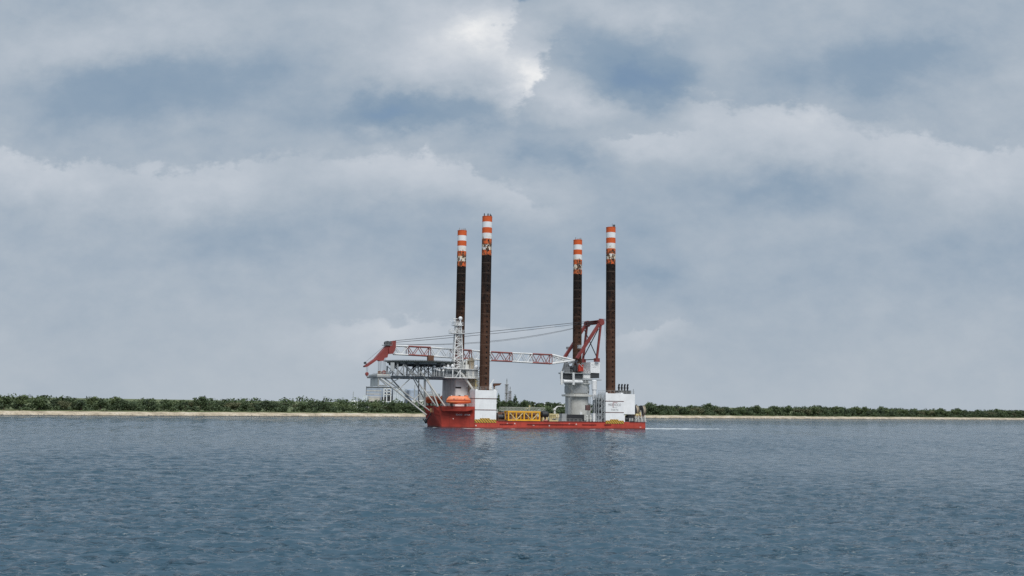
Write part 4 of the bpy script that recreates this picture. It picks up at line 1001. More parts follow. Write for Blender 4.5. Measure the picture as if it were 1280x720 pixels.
def watermat():
    m, nt, b = newmat('sea_water')
    pos = N(nt, 'ShaderNodeNewGeometry').outputs['Position']
    # ship frame for wake and bow foam
    mp = N(nt, 'ShaderNodeMapping', vector_type='TEXTURE'); mp.inputs['Location'].default_value = (O[0],O[1],0); mp.inputs['Rotation'].default_value = (0,0,TH)
    nt.links.new(pos, mp.inputs[0]); sx_ = N(nt, 'ShaderNodeSeparateXYZ'); nt.links.new(mp.outputs[0], sx_.inputs[0]); u, v = sx_.outputs[0], sx_.outputs[1]
    # wake: broken white band trailing from the stern
    vv = math_(nt, 'ABSOLUTE', math_(nt, 'SUBTRACT', v, 8.0)); wk_ = math_(nt, 'SUBTRACT', 1.0, sstep(nt, vv, 2.5, 13.0))
    wk_ = math_(nt, 'MULTIPLY', wk_, math_(nt, 'MULTIPLY', sstep(nt, u, 62.5, 65), math_(nt, 'SUBTRACT', 1.0, sstep(nt, u, 66, 150))))
    nf = noise(nt, pos, .30, 7, .75)
    wake = math_(nt, 'MULTIPLY', sstep(nt, math_(nt, 'ADD', nf, math_(nt, 'MULTIPLY', wk_, .42)), .66, .86), sstep(nt, wk_, .02, .2))
    # thin foam along the bow shoulder and the side
    t = math_(nt, 'DIVIDE', math_(nt, 'SUBTRACT', UA, u), UA-UB)
    vw = math_(nt, 'ADD', VN, math_(nt, 'MULTIPLY', math_(nt, 'MAXIMUM', t, 0.0), VB-VN))
    dd = math_(nt, 'SUBTRACT', vw, v)
    bf = math_(nt, 'MULTIPLY', math_(nt, 'SUBTRACT', 1.0, sstep(nt, dd, .3, 3.4)), sstep(nt, dd, -3.0, -1.0))
    bf = math_(nt, 'MULTIPLY', bf, math_(nt, 'MULTIPLY', sstep(nt, u, -17.5, -15), math_(nt, 'SUBTRACT', 1.0, math_(nt, 'MULTIPLY', sstep(nt, u, 0, 14), .52))))
    bf = math_(nt, 'MULTIPLY', bf, math_(nt, 'SUBTRACT', 1.0, sstep(nt, u, 50, 66)))
    n2 = noise(nt, pos, .42, 5, .65)
    bow_ = math_(nt, 'MULTIPLY', sstep(nt, math_(nt, 'ADD', n2, math_(nt, 'MULTIPLY', bf, .50)), .68, .84), sstep(nt, bf, .02, .2))
    foam = math_(nt, 'MAXIMUM', wake, bow_)
    c = mixc(nt, noise(nt, pos, .02, 3), (.032,.071,.104), (.040,.082,.115))
    nt.links.new(mixc(nt, foam, c, (.62,.66,.68)), b.inputs['Base Color'])
    nt.links.new(math_(nt, 'ADD', math_(nt, 'MULTIPLY', foam, .5), .09), b.inputs['Roughness']); b.inputs['IOR'].default_value = 1.333
    # mostly smooth surface with scattered short steep wavelets, in patches roughened by gusts
    gust_ = sstep(nt, noise(nt, pos, .035, 4, .6), .36, .62)
    na = noise(nt, pos, .62, 3, .55, (.42,1.4,1)); nb_ = noise(nt, pos, 1.5, 3, .55, (.42,1.35,1)); nc = noise(nt, pos, 4.0, 3, .6, (.7,1.25,1))
    ha = math_(nt, 'MULTIPLY', math_(nt, 'POWER', sstep(nt, na, .42, .82), 1.6), .52)
    hb = math_(nt, 'MULTIPLY', math_(nt, 'MULTIPLY', math_(nt, 'POWER', sstep(nt, nb_, .44, .82), 1.6), .30), math_(nt, 'MULTIPLY_ADD', gust_, .7, .55))
    hh = math_(nt, 'ADD', ha, math_(nt, 'ADD', hb, math_(nt, 'MULTIPLY', nc, .016)))
    b2_ = N(nt, 'ShaderNodeBump'); b2_.inputs['Strength'].default_value = 1.0; b2_.inputs['Distance'].default_value = 1.0; b2_.inputs['Filter Width'].default_value = .012; nt.links.new(hh, b2_.inputs['Height'])
    nt.links.new(b2_.outputs[0], b.inputs['Normal'])
    return m
me.materials.append(watermat())

# ------------------------------------------------------------------ far bank
S0 = np.array((-94.6, 548.)); al = math.atan2(151., 215.3); D_ = np.array((math.cos(al), math.sin(al))); Nn = np.array((-D_[1], D_[0]))
def shore(s, n): 
    wob = 2.2*math.sin(s*.021+1)+1.3*math.sin(s*.067)+.7*math.sin(s*.19)
    p = S0+D_*s+Nn*(n+(wob if n < 60 else 0)); return float(p[0]), float(p[1])
prof = [(-8,-1.5),(-.3,-.05),(.6,.25),(2.2,.75),(4.2,1.35),(6.2,1.75),(8.5,2.05)]
prof2 = [(8.5,2.06),(10,2.3),(14,2.42),(25,2.5),(60,2.6),(300,2.8),(2500,3),(9000,3.5)]
def strip(name, prof, ss, mat, rough):
    vs, fs = [], []
    for i, s in enumerate(ss):
        for n_, z in prof:
            x, y_ = shore(s, n_); k = rough*(1 if -1 < n_ < 60 and n_ > 0 else 0)
            vs.append((x, y_, z+k*rnd.uniform(-1,1)))
    c = len(prof)
    for i in range(len(ss)-1):
        for j in range(c-1): fs.append((i*c+j, (i+1)*c+j, (i+1)*c+j+1, i*c+j+1))
    b = MB(); b.add(vs, fs, True); o = b.build(name, mat); o['kind'] = 'structure'; return o
def sandmat():
    m, nt, b = newmat('sand_and_rubble'); pos = N(nt, 'ShaderNodeNewGeometry').outputs['Position']; sz = N(nt, 'ShaderNodeSeparateXYZ'); nt.links.new(pos, sz.inputs[0])
    n1 = noise(nt, pos, .12, 6, .7); n2 = noise(nt, pos, 1.1, 5, .7)
    c = ramp(nt, n1, [(.32,(.24,.20,.14)),(.46,(.42,.35,.25)),(.56,(.52,.44,.33)),(.68,(.60,.55,.46))])
    c = mixc(nt, math_(nt,'MULTIPLY',sstep(nt, n2, .50, .66),.75), c, (.17,.145,.11))
    wet = math_(nt, 'SUBTRACT', 1.0, sstep(nt, math_(nt,'ADD',sz.outputs[2],math_(nt,'MULTIPLY',n1,.4)), .25, .75)); c = mixc(nt, wet, c, (.05,.045,.04))
    nt.links.new(c, b.inputs['Base Color']); b.inputs['Roughness'].default_value = .9; return m
def landmat():
    m, nt, b = newmat('rough_grass'); pos = N(nt, 'ShaderNodeNewGeometry').outputs['Position']
    n1 = noise(nt, pos, .06, 6, .7); c = ramp(nt, n1, [(.3,(.05,.075,.025)),(.5,(.10,.13,.045)),(.68,(.20,.19,.09))])
    nt.links.new(c, b.inputs['Base Color']); b.inputs['Roughness'].default_value = .95; return m
ss = [-9000,-3000]+list(range(-420, 1300, 4))+[3000,9000]
strip('sand_bank', prof, ss, sandmat(), .12)
strip('ground', prof2, ss, landmat(), .08)

# loose stones along the foot of the bank
vs, fs = [], []
for i in range(1500):
    s = rnd.uniform(-360, 1200); n_ = abs(rnd.gauss(0,1))*2.0+.2; x, y_ = shore(s, n_); q = rnd.uniform(.2,.6); z = .15+n_*.22; o_ = len(vs)
    for d_ in ((1,0,0),(0,1,0),(-1,0,0),(0,-1,0),(0,0,.7),(0,0,-.7)): vs.append((x+d_[0]*q*rnd.uniform(.7,1.4), y_+d_[1]*q*rnd.uniform(.7,1.4), z+d_[2]*q*rnd.uniform(.7,1.3)))
    for k in range(4): fs += [(o_+k,o_+(k+1)%4,o_+4),(o_+(k+1)%4,o_+k,o_+5)]
b = MB(); b.add(vs, fs); tag(b.build('stones', paint('grey_stone', (.22,.20,.17), amt=.4, streak=False, rough=.9)), 'loose grey stones along the waterline of the sandy bank', 'stones', None, 'stuff')
def leafmat(name, stops):
    m, nt, b = newmat(name); pos = N(nt, 'ShaderNodeNewGeometry').outputs['Position']; oi = N(nt, 'ShaderNodeObjectInfo').outputs['Random']
    n1 = noise(nt, pos, .33, 5, .7); f_ = math_(nt, 'ADD', math_(nt,'MULTIPLY',n1,.8), math_(nt,'MULTIPLY',oi,.2))
    nt.links.new(ramp(nt, f_, stops), b.inputs['Base Color']); b.inputs['Roughness'].default_value = .7
    b.inputs['Subsurface Weight'].default_value = 0
    return m
LF = [leafmat('foliage_dark', [(.3,(.022,.038,.017)),(.5,(.040,.066,.026)),(.7,(.074,.105,.040))]),
      leafmat('foliage_mid', [(.3,(.034,.058,.022)),(.5,(.062,.095,.034)),(.7,(.11,.145,.055))]),
      leafmat('foliage_olive', [(.3,(.05,.06,.028)),(.5,(.09,.10,.045)),(.7,(.15,.15,.075))])]
def leaves(cs, rs_, n, size, seed, flat=.8):
    """n leaf clumps spread through the volume of ellipsoid lobes"""
    r_ = np.random.RandomState(seed); cs = np.array(cs); rs_ = np.array(rs_)
    wgt = np.prod(rs_, 1)**.67; idx = r_.choice(len(cs), n, p=wgt/wgt.sum())
    d_ = r_.normal(size=(n,3)); d_ /= np.linalg.norm(d_,axis=1)[:,None]; rad = r_.rand(n)**.28*(1+.12*r_.normal(size=n))
    c = cs[idx]+d_*rs_[idx]*rad[:,None]; c[:,2] = np.maximum(c[:,2], .15)
    nrm = d_*.7+r_.normal(size=(n,3))*.6+np.array((0,0,.35)); nrm /= np.linalg.norm(nrm,axis=1)[:,None]
    a_ = np.cross(nrm, r_.normal(size=(n,3))); a_ /= np.linalg.norm(a_,axis=1)[:,None]; b_ = np.cross(nrm, a_)
    sz = size*(.5+.9*r_.rand(n))[:,None]
    v = np.stack([c-a_*sz, c-b_*sz*flat*.6+a_*sz*.2, c+a_*sz, c+b_*sz*flat*.7-a_*sz*.1], 1).reshape(-1,3)
    return v, np.arange(n*4).reshape(-1,4)
def meshobj(name, v, f, mat, parent=None):
    me = bpy.data.meshes.new(name); me.vertices.add(len(v)); me.vertices.foreach_set('co', np.asarray(v,np.float32).ravel())
    f = np.asarray(f,np.int32); me.loops.add(f.size); me.loops.foreach_set('vertex_index', f.ravel()); me.polygons.add(len(f)); me.polygons.foreach_set('loop_start', np.arange(0,f.size,4,dtype=np.int32)); me.update()
    me.materials.append(mat); o = bpy.data.objects.new(name, me); col.objects.link(o)
    if parent: o.parent = parent
    return o
def tree(kind, seed, H_=7., Wd=4.5, mat=0, label='', group=None, cat='tree', name='broadleaf_tree'):
    r_ = random.Random(seed); o = empty(name, (0,0,0)); tag(o, label, cat, group)
    cs, rr = [], []
    if kind == 'bush':
        for i in range(9):
            a = r_.uniform(0,6.28); d_ = Wd*r_.uniform(.1,.62); z = H_*r_.uniform(.30,.74); q = r_.uniform(.26,.44)
            cs.append((d_*math.cos(a), d_*math.sin(a), z)); rr.append((Wd*q, Wd*q, H_*r_.uniform(.17,.25)))
    elif kind == 'round':
        for i in range(11):
            a = r_.uniform(0,6.28); d_ = Wd*r_.uniform(.05,.55); z = H_*r_.uniform(.45,.82); q = r_.uniform(.28,.42)
            cs.append((d_*math.cos(a), d_*math.sin(a), z)); rr.append((Wd*q, Wd*q, H_*.17))
    elif kind == 'conifer':
        for i in range(12):
            t = i/11; z = H_*(.2+.76*t); q = Wd*(1-t)**.75*.55+.25
            for k in range(2): a = r_.uniform(0,6.28); cs.append((q*.5*math.cos(a), q*.5*math.sin(a), z)); rr.append((q*.8, q*.8, H_*.07))
    else:
        for i in range(8):
            a = r_.uniform(0,6.28); d_ = Wd*r_.uniform(.1,.6); cs.append((d_*math.cos(a), d_*math.sin(a), H_*r_.uniform(.6,.92))); rr.append((Wd*.26, Wd*.26, H_*.08))
    n_ = {'bush':900,'round':1000,'conifer':1100,'sparse':420}[kind]
    v, f_ = leaves(cs, rr, n_, .48, seed); meshobj('crown', v, f_, LF[mat], o)
    b = MB(); b.tube((0,0,-.4),(.1,.1,H_*.5),.22+.012*H_,.14,n=8); b.tube((.1,.1,H_*.5),(.0,.2,H_*.88),.14,.04,n=6)
    for c in cs[:6]: b.tube((.05,.05,H_*r_.uniform(.25,.5)),c,.1,.03,n=5)
    b.build('trunk', M['bark'], o)
    return o
def copy_tree(o):
    c = o.copy(); col.objects.link(c)
    for ch in o.children: k = ch.copy(); col.objects.link(k); k.parent = c
    return c
def place(o, s, n, z, rz=0, sc_=1.):
    x, y_ = shore(s, n); o.location = (x, y_, z); o.rotation_euler = (0,0,rz); o.scale = (sc_,sc_,sc_*(1 if sc_ == 1 else rnd.uniform(.92,1.08)))
LABL = 'dense dark green tree in the tree row on the sandy bank left of the bow'
LABM = 'dark green tree on the far bank seen across the main deck'
LABR = 'dense dark green tree in the tree row on the sandy bank right of the stern'
protos = [tree(('bush','bush','bush','bush','round','bush')[i], 10+i, (7.4,6.8,7.8,7.0,8.2,6.4)[i], (5.8,5.6,5.4,6.4,5.6,5.4)[i], (0,1,0,0,1,2)[i], LABL, 'trees along the far bank') for i in range(6)]
used = [False]*6
s = -330.
while s < 1150:
    for n_ in (rnd.uniform(16,20), rnd.uniform(25,32)):
        ss_ = s+rnd.uniform(-2.5,2.5); sca = rnd.uniform(.84,1.18)*(1.0 if n_ < 22 else 1.04)
        x, y_ = shore(ss_, n_); pxv = 640+1170*x/y_
        if not -25 < pxv < 1305: continue
        sca *= .86 if pxv < 420 else (.76 if pxv < 600 else .95)
        if 596 < pxv < 715: sca *= .55                  # low scrub behind the deck
        k = rnd.randrange(6); o = protos[k] if not used[k] else copy_tree(protos[k]); used[k] = True
        place(o, ss_, n_, 2.4, rnd.uniform(0,6.28), sca)
        o['label'] = LABL if pxv < 600 else (LABM if pxv < 800 else LABR)
    s += 8.6
# shrubs knitting the row together: nobody could count them
cs, rr = [], []
for i in range(1500):
    s = rnd.uniform(-360, 1200); n_ = rnd.uniform(11,34); x, y_ = shore(s, n_); cs.append((x,y_,2.2+rnd.uniform(.3,2.6))); q = rnd.uniform(1.4,3.0); rr.append((q,q,rnd.uniform(1.0,2.1)))
v, f_ = leaves(cs, rr, 95000, .55, 77); sb = meshobj('shrub_belt', v, f_, LF[0]); sb['kind'] = 'stuff'; sb['label'] = 'low shrubs along the top of the sandy bank'; sb['category'] = 'shrubs'
cs, rr = [], []
for i in range(800):
    s = rnd.uniform(-360, 1200); n_ = rnd.uniform(9,13.5); x, y_ = shore(s, n_); cs.append((x,y_,2.2)); q = rnd.uniform(.8,1.8); rr.append((q,q,rnd.uniform(.3,.8)))
v, f_ = leaves(cs, rr, 12000, .4, 78); sb = meshobj('grass_fringe', v, f_, LF[2]); sb['kind'] = 'stuff'; sb['label'] = 'dry grass along the edge of the sand'; sb['category'] = 'grass'
cs, rr = [], []
for i in range(1500):
    s = rnd.uniform(-700, 2600); n_ = rnd.uniform(170,230); x, y_ = shore(s, n_); cs.append((x,y_,2.6+rnd.uniform(2.0,6.0)+1.2*math.sin(s*.03)+.8*math.sin(s*.011))); q = rnd.uniform(2.5,6); rr.append((q,q,rnd.uniform(1.6,3.0)))
v, f_ = leaves(cs, rr, 64000, 1.05, 79); sb = meshobj('far_wood', v, f_, LF[1]); sb['kind'] = 'stuff'; sb['label'] = 'far-off wood behind the tree row on the bank'; sb['category'] = 'wood'
# trees one can tell apart behind the deck
def solo(p, kind, seed, H_, Wd, mat, label, name='broadleaf_tree'):
    o = tree(kind, seed, H_, Wd, mat, label, None, 'tree', name); o.location = (p[0], p[1], 2.6); o.rotation_euler = (0,0,rnd.uniform(0,6)); return o
def HT(p): return p[2]-2.6
for p, kind, seed, Wd, mat, label, nm in (
    ((3.528,760.000,16.900),'conifer',31,7.5,0,'tall dark conifer beside the two thin stacks','conifer_tree'),
    ((0.367,770.000,12.737),'round',32,5,0,'dark bushy tree at the foot of the two thin stacks','broadleaf_tree'),
    ((8.229,740.000,10.831),'round',33,6,0,'dark round tree right of the tall conifer','broadleaf_tree'),
    ((12.518,735.000,12.430),'round',34,6.5,1,'mid green round tree above the yellow girder','broadleaf_tree'),
    ((18.764,760.000,11.356),'sparse',35,4,0,'thin spiky tree with bare top right of the mid green round tree','slender_tree'),
    ((23.289,760.000,10.463),'round',36,5,0,'low dark tree left of the white tank roofs','broadleaf_tree'),
    ((32.912,790.000,11.653),'round',37,4,0,'small dark tree standing between the white tank roofs','broadleaf_tree'),
    ((35.854,740.000,11.362),'round',38,6.5,0,'dark dome shaped tree beside the crane ring walkway','broadleaf_tree'),
    ((26.963,720.000,9.237),'round',39,8,1,'wide low green tree in front of the white tank roofs','broadleaf_tree'),
    ((-9.969,780.000,17.570),'conifer',40,4,0,'slim dark conifer just right of the forward jack house','conifer_tree'),
    ((-5.840,770.000,12.645),'round',41,4,0,'dark tree between slim conifer and the two thin stacks','broadleaf_tree')):
    solo(p, kind, seed, HT(p), Wd, mat, label, nm)

# ------------------------------------------------------------------ works on the far bank
def bg(name, p, label, cat, rz=0):
    o = empty(name, (p[0],p[1],2.6), rz); return tag(o, label, cat)
def bx(o, name, mat, x0, x1, dep, z0, z1, y0=0):
    return MB().box(x0,x1,y0,y0+dep,z0,z1).build(name, mat, o)
K = 900./1170                                     # metres per photo pixel at that distance
pf_ = (-139.582,900.000,8.298); o = bg('factory', pf_, 'blue grey factory with striped cladding, silver block and open white frame, seen past the bow', 'factory')
def fx(px): return (px-455)*K
def fz(py): return (503.3-py)*K+5.5
b = bx(o,'main_hall', M['bluegrey'], fx(457), fx(489.5), 30, 0, fz(484))
m = MB()
for z in (fz(488.5), fz(492.5), fz(496)): m.box(fx(457)-.02, fx(476), -.1, .02, z-.35, z+.35)
m.build('cladding_band', M['beige'], b)
bx(o,'lower_hall', M['silver'], fx(453.8), fx(459.5), 24, 0, fz(494.3), -3)
bx(o,'annex', M['beige'], fx(462), fx(475.5), 8, 0, fz(497), -8)
fr_ = MB()
for x in (fx(480), fx(483.5), fx(488.5)): fr_.box(x-.35,x+.35,-4,-3.4,0,fz(485))
for z in (fz(485.5), fz(489), fz(492.8)): fr_.box(fx(480),fx(489),-4,-3.4,z-.3,z+.3)
fr_.box(fx(476),fx(490),-3.6,-3.0,fz(501.5)-.2,fz(501.5)+.2); fr_.build('pipe_frame', M['panel'], o)
for (xa, xb_, za, zb_) in ((480.6,483,487.5,489),(484,488,487.5,489),(480.6,483,491,492.5),(484,488,491,494),(477,483,496,501),(484,489,495,501)):
    bx(b,'opening', M['dark'], fx(xa), fx(xb_), .2, fz(zb_), fz(za), -.15)
bx(o,'silver_block', M['silver'], fx(491), fx(505), 26, 0, fz(485.6), -2)
m = MB()
for i in range(5): m.box(fx(492.5+i*2.8)-.1, fx(492.5+i*2.8)+.1, -2.15, -1.98, 0, fz(486))
m.build('panel_joint', M['bluegrey'], o)
m = MB(); m.lathe([(fx(462),0),(fx(462),fz(487)),(fx(460),fz(485.8)),(.2,fz(485))],(fx(513),9,0),32); m.build('storage_tank', M['bluegrey'], o)
m = MB(); m.ladder((fx(509),9-fx(462)-.3,0),(fx(509),9-fx(462)-.3,fz(487)),(1,0,0),1.2,.15); m.build('tank_ladder', M['dark'], o)
bx(o,'white_shed', M['tankwhite'], fx(511.5), fx(531), 14, 0, fz(499.5), -8); bx(o,'rear_hall', M['grey'], fx(520), fx(545), 20, 0, fz(490.5), 22)
m = MB()
for x, z in ((471,481.5),(497,481),(517,480.5),(525,483)): m.tube((fx(x),4,0),(fx(x),4,fz(z)),.45,n=10)
m.build('vent_stack', M['grey'], o)
m = MB(); m.box(fx(457),fx(457.6),-.2,.2,0,fz(483.3)); m.box(fx(457),fx(489.5),-.25,-.02,fz(484.6),fz(483.6)); m.box(fx(478),fx(500),-.6,.6,fz(484.2),fz(483.6)); m.build('gutter', M['dark'], o)
# white tanks and masts at the left
for i, (px_, pr, lab) in enumerate((((-166.611,1000.000,10.172),5.5,'low white storage tank left of the blue grey factory, nearest the frame edge'),((-160.227,1000.000,9.593),4.6,'low white storage tank touching the left side of the blue grey factory'))):
    o = MB(); o.lathe([(pr,-1),(pr,px_[2]-3.6),(pr*.96,px_[2]-3.2),(.3,px_[2]-2.6)],(0,0,0),32); o = o.build('storage_tank', M['tankwhite'], None); o.location = (px_[0],px_[1],2.6); tag(o, lab, 'tank', 'white storage tanks on the far bank')
for i, (px_, lab) in enumerate((((-168.344,1010.000,19.299),'taller thin lattice mast above the white tanks'),((-163.000,1010.000,13.668),'shorter thin pole above the white tanks'))):
    h_ = px_[2]-2.6; o = empty('lattice_mast', (px_[0],px_[1],2.6)); tag(o, lab, 'mast')
    m = MB(); 
    for dx in (-.5,.5): m.tube((dx*1.6,0,0),(dx*.4,0,h_),.16,n=5)
    nn = int(h_/2)
    for j in range(nn):
        t = j/nn; ww = .8*(1-t)+.2*t; m.tube((-ww,0,h_*t),(ww*.9,0,h_*(t+1/nn)),.1,n=4)
    m.build('tower', M['grey'], o)
    m = MB(); m.box(-1.6,1.6,-.15,.15,h_*.62,h_*.62+.35); m.tube((0,0,h_),(0,0,h_+1.2),.1,n=4); m.build('cross_arm', M['grey'], o)
# two process stacks behind the deck
for i, (px_, wd, lab) in enumerate((((-3.588,900.000,31.205),1.6,'taller of the two dark process stacks above the main deck'),((-0.337,905.000,23.720),1.3,'shorter of the two dark process stacks above the main deck'))):
    h_ = px_[2]-2.6; o = empty('process_stack', (px_[0],px_[1],2.6)); tag(o, lab, 'stack', 'process stacks on the far bank')
    m = MB(); m.lathe([(wd*.5,0),(wd*.45,h_*.8),(wd*.3,h_)],(0,0,0),14); m.build('column', M['grey'], o)
    m = MB()
    for dx in (-1,1):
        for dy_ in (-1,1): m.tube((dx*wd,dy_*wd,0),(dx*wd*.8,dy_*wd*.8,h_*.86),.16,n=5)
    nn = 9
    for j in range(nn):
        z0_, z1_ = h_*.86*j/nn, h_*.86*(j+1)/nn
        for s_ in (-1,1): m.tube((-wd*s_,-wd,z0_),(wd*s_*.9,-wd*.9,z1_),.12,n=4); m.tube((-wd,-wd*s_,z0_),(-wd*.9,wd*s_*.9,z1_),.12,n=4)
        if j % 3 == 2: m.box(-wd*1.3,wd*1.3,-wd*1.3,wd*1.3,z1_-.15,z1_+.15)
    m.build('lattice', paint('dull_red_grey_steel%d' % i, (.20,.17,.17), amt=.4), o)
    m = MB(); m.tube((0,0,h_),(0,0,h_+2),.14,n=5); m.ball((0,0,h_+.3),.5,8); m.build('flare_tip', M['dark'], o)
# white tank roofs behind the trees
for i, (px_, pr, lab) in enumerate((((34.360,950.000,9.983),6.5,'white tank roof behind the trees, farther from the crane'),((43.273,960.000,10.121),5.5,'white tank roof behind the trees, between small tree and dome tree'),((50.745,940.000,10.139),5.5,'white tank roof behind the trees, nearest the crane'))):
    z_ = px_[2]-2.6; o = MB(); o.lathe([(pr,-1),(pr,z_-1.0),(pr*.8,z_-.45),(.3,z_)],(0,0,0),32); o = o.build('storage_tank', M['tankwhite'], None); o.location = (px_[0],px_[1],2.6); tag(o, lab, 'tank', 'white storage tanks on the far bank')

# ------------------------------------------------------------------ sky, sun, camera
SUN_EL, SUN_AZ = 50., 160.            # degrees; azimuth clockwise from +Y (behind the camera, to the right)
world = bpy.data.worlds.new('World'); sc.world = world; world.use_nodes = True
nt = world.node_tree; bgN = nt.nodes['Background']
sky = N(nt, 'ShaderNodeTexSky'); sky.sky_type = 'NISHITA'; sky.sun_disc = False; sky.sun_elevation = R(SUN_EL); sky.sun_rotation = R(SUN_AZ); sky.dust_density = 2.0
SK = .1
co = N(nt, 'ShaderNodeTexCoord').outputs['Generated']; sx_ = N(nt, 'ShaderNodeSeparateXYZ'); nt.links.new(co, sx_.inputs[0])
den = math_(nt, 'MAXIMUM', math_(nt, 'ADD', math_(nt,'ABSOLUTE', sx_.outputs[1]), .02), .18)
gx = math_(nt, 'DIVIDE', sx_.outputs[0], den); gz = math_(nt, 'DIVIDE', sx_.outputs[2], den)
cb_ = N(nt, 'ShaderNodeCombineXYZ'); nt.links.new(gx, cb_.inputs[0]); nt.links.new(gz, cb_.inputs[1]); nt.links.new(sx_.outputs[1], cb_.inputs[2]); P0 = cb_.outputs[0]
def nvec(scale, detail, rough, off):
    mp = N(nt, 'ShaderNodeMapping'); mp.inputs['Location'].default_value = off; mp.inputs['Scale'].default_value = (1,1.5,1); nt.links.new(P0, mp.inputs[0])
    n = N(nt, 'ShaderNodeTexNoise'); n.inputs['Scale'].default_value = scale; n.inputs['Detail'].default_value = detail; n.inputs['Roughness'].default_value = rough; nt.links.new(mp.outputs[0], n.inputs['Vector']); return n.outputs[0]
wa = math_(nt, 'SUBTRACT', nvec(16, 7, .62, (0,0,0)), .5); wb = math_(nt, 'SUBTRACT', nvec(16, 7, .62, (3.1,1.7,0)), .5)
qx = math_(nt, 'MULTIPLY_ADD', wa, .075, gx); qz = math_(nt, 'MULTIPLY_ADD', wb, .06, gz)
n2f = math_(nt, 'SUBTRACT', nvec(40, 6, .65, (5.3,2.4,0)), .5)
tot = None
# (centre, half width, half height, tilt, gain): banks of cloud, bright tops and shaded bases
for (c, hx, hy, tilt, g, sharp) in [((-0.0751,0.3917),0.0897,0.0513,4,0.26,0),
    ((-0.0149,0.4112),0.0393,0.0376,-12,0.22,1),
    ((-0.0532,0.4059),0.0308,0.0171,0,0.13,0),
    ((-0.1563,0.4276),0.0598,0.0256,0,0.04,0),
    ((0.0161,0.3562),0.0376,0.0427,-25,0.37,1),
    ((0.0499,0.3339),0.0513,0.0222,-35,0.16,0),
    ((0.0897,0.3190),0.0513,0.0120,-12,0.12,0),
    ((-0.1085,0.3105),0.0812,0.0205,4,-0.36,0),
    ((-0.1527,0.3153),0.0342,0.0222,0,-0.12,0),
    ((-0.0292,0.3099),0.0342,0.0205,0,-0.1,0),
    ((0.0503,0.2912),0.0598,0.0085,-5,-0.1,0),
    ((0.1294,0.3470),0.0444,0.0410,0,-0.38,0),
    ((0.1693,0.3494),0.0256,0.0308,0,-0.14,0),
    ((0.0805,0.3941),0.0427,0.0308,0,-0.1,0),
    ((0.1116,0.4337),0.0769,0.0222,0,0.16,0),
    ((0.1697,0.4187),0.0256,0.0154,0,0.14,0),
    ((-0.1419,0.2523),0.0855,0.0410,4,0.17,2),
    ((-0.0630,0.2481),0.0684,0.0359,-14,0.15,2),
    ((-0.0015,0.2250),0.0513,0.0256,-30,0.12,2),
    ((0.0680,0.2617),0.0513,0.0154,-8,-0.2,0),
    ((0.1381,0.2808),0.0513,0.0188,10,0.16,2),
    ((0.0109,0.2744),0.0256,0.0120,0,-0.1,0),
    ((-0.1488,0.1961),0.0513,0.0171,0,-0.05,0),
    ((0.1032,0.1779),0.0684,0.0256,0,-0.08,0),
    ((-0.0004,0.1500),0.1026,0.0256,0,-0.05,0),
    ((0.1292,0.1389),0.0513,0.0205,0,-0.1,0),
    ((-0.1192,0.0773),0.0684,0.0256,5,0.22,2),
    ((-0.1444,0.0615),0.0427,0.0137,5,0.06,0),
    ((0.0179,0.0742),0.0598,0.0171,8,0.16,2),
    ((0.1420,0.0760),0.0427,0.0154,5,0.18,2),
    ((0.1592,0.0874),0.0342,0.0103,5,0.06,0),
    ((-0.3917,0.3317),0.1538,0.0427,6,-0.28,0),
    ((-0.4394,0.3861),0.1368,0.0342,5,0.18,0),
    ((-0.5087,0.2440),0.1282,0.0427,-8,0.22,2),
    ((-0.3161,0.2380),0.0855,0.0376,10,0.18,2),
    ((-0.2953,0.1719),0.1197,0.0256,0,-0.1,0),
    ((0.2791,0.3055),0.1197,0.0479,-5,0.22,2),
    ((0.3957,0.3713),0.1197,0.0342,8,-0.26,0),
    ((0.4714,0.2724),0.1197,0.0479,-6,0.22,2),
    ((0.2952,0.2339),0.1197,0.0239,4,-0.16,0),
    ((0.4146,0.1563),0.1368,0.0342,0,-0.08,0),
    ((0.0087,0.4461),0.0077,0.0060,0,-0.4,0)]:
    ca, sa = math.cos(R(tilt)), math.sin(R(tilt))
    ax = math_(nt, 'SUBTRACT', qx, c[0]); az = math_(nt, 'SUBTRACT', qz, c[1])
    e1 = math_(nt, 'ADD', math_(nt,'MULTIPLY',ax,ca/hx), math_(nt,'MULTIPLY',az,sa/hx)); e2 = math_(nt, 'ADD', math_(nt,'MULTIPLY',ax,-sa/hy), math_(nt,'MULTIPLY',az,ca/hy))
    d2 = math_(nt, 'ADD', math_(nt,'MULTIPLY',e1,e1), math_(nt,'MULTIPLY',e2,e2))
    k_ = math_(nt, 'POWER', 2.718, math_(nt,'MULTIPLY',d2,-1.0))
    if sharp: k_ = math_(nt, 'MULTIPLY', k_, sstep(nt, math_(nt, 'ADD', (e1 if sharp == 1 else e2), math_(nt,'MULTIPLY',n2f,1.1)), .45, .12))
    k_ = math_(nt, 'MULTIPLY', k_, g)
    tot = k_ if tot is None else math_(nt, 'ADD', tot, k_)
n1 = math_(nt, 'SUBTRACT', nvec(5.0, 8, .58, (7.3,.4,0)), .5); n2 = math_(nt, 'SUBTRACT', nvec(22, 6, .6, (1.3,5.4,0)), .5)
val = math_(nt, 'ADD', tot, math_(nt, 'ADD', math_(nt,'MULTIPLY',n1,.46), math_(nt,'MULTIPLY',n2,.2)))
val = math_(nt, 'ADD', val, .47, clamp=True)
cc = ramp(nt, val, [(0,(.175,.265,.38)),(.3,(.25,.33,.425)),(.5,(.37,.43,.50)),(.7,(.485,.53,.59)),(.86,(.605,.635,.675)),(1.0,(.82,.82,.82))])
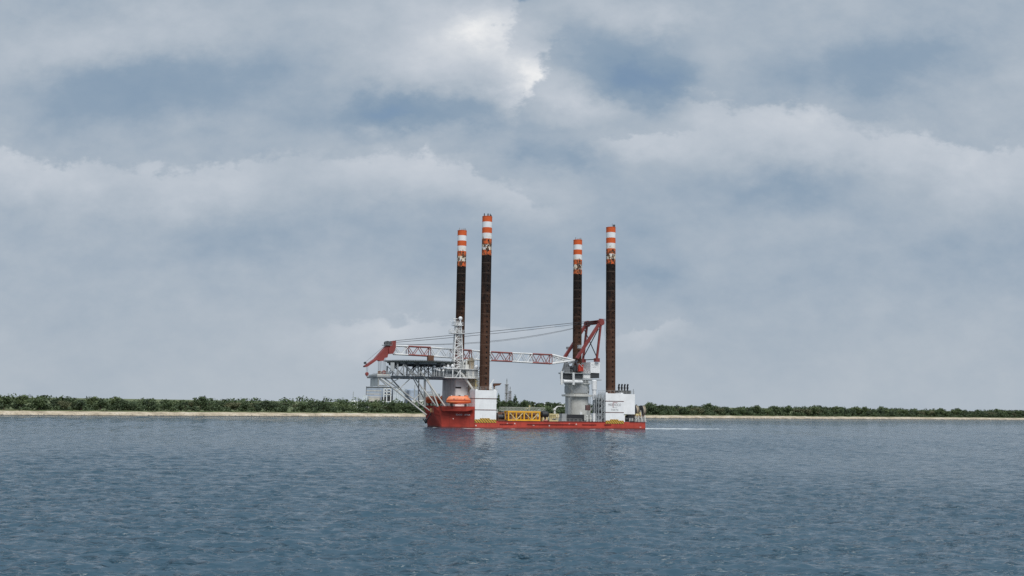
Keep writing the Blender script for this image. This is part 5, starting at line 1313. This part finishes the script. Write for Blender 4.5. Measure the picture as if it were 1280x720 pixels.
# thin haze towards the horizon
hz_ = math_(nt, 'SUBTRACT', 1.0, sstep(nt, gz, 0.0, .16)); cc = mixc(nt, math_(nt,'MULTIPLY',hz_,.45), cc, (.45,.49,.53))
# the cloud deck overhead and behind is brighter, lit by the veiled sun
ov = sstep(nt, sx_.outputs[2], .45, .95)
vm = N(nt, 'ShaderNodeVectorMath', operation='SCALE'); nt.links.new(cc, vm.inputs[0]); nt.links.new(math_(nt, 'MULTIPLY', math_(nt, 'MULTIPLY_ADD', ov, .7, 1.0), 1/SK), vm.inputs['Scale'])
gap = math_(nt, 'MULTIPLY', math_(nt, 'SUBTRACT', 1.0, sstep(nt, val, .02, .2)), .35)
nt.links.new(mixc(nt, gap, vm.outputs[0], sky.outputs[0]), bgN.inputs['Color']); bgN.inputs['Strength'].default_value = SK
sl_ = bpy.data.lights.new('sun', 'SUN'); sl_.energy = 2.6; sl_.angle = R(36); sl_.color = (1,.96,.90)
so = bpy.data.objects.new('sun', sl_); col.objects.link(so)
so.rotation_euler = (R(90-SUN_EL), 0, R(180-SUN_AZ))
cam = bpy.data.cameras.new('camera'); cam.sensor_width = 36; cam.lens = 1170*36/1280; cam.clip_start = .5; cam.clip_end = 30000
cob = bpy.data.objects.new('camera', cam); col.objects.link(cob); cob.location = (0,0,8.85)
from mathutils import Matrix
PIT = math.atan(145/1170)
cob.rotation_euler = (Matrix.Rotation(PIT+math.pi/2, 3, 'X') @ Matrix.Rotation(R(0.85), 3, 'Z')).to_euler()
sc.camera = cob
vs_ = sc.view_settings; vs_.view_transform = 'Standard'; vs_.look = 'None'; vs_.exposure = .12; vs_.gamma = 1; vs_.use_curve_mapping = False
sc.render.engine = 'CYCLES'; sc.render.resolution_x = 1024; sc.render.resolution_y = 576
sc.cycles.max_bounces = 6; sc.cycles.use_denoising = True; sc.cycles.denoiser = 'OPENIMAGEDENOISE'; sc.cycles.denoising_input_passes = 'RGB_ALBEDO_NORMAL'; sc.cycles.denoising_prefilter = 'NONE'
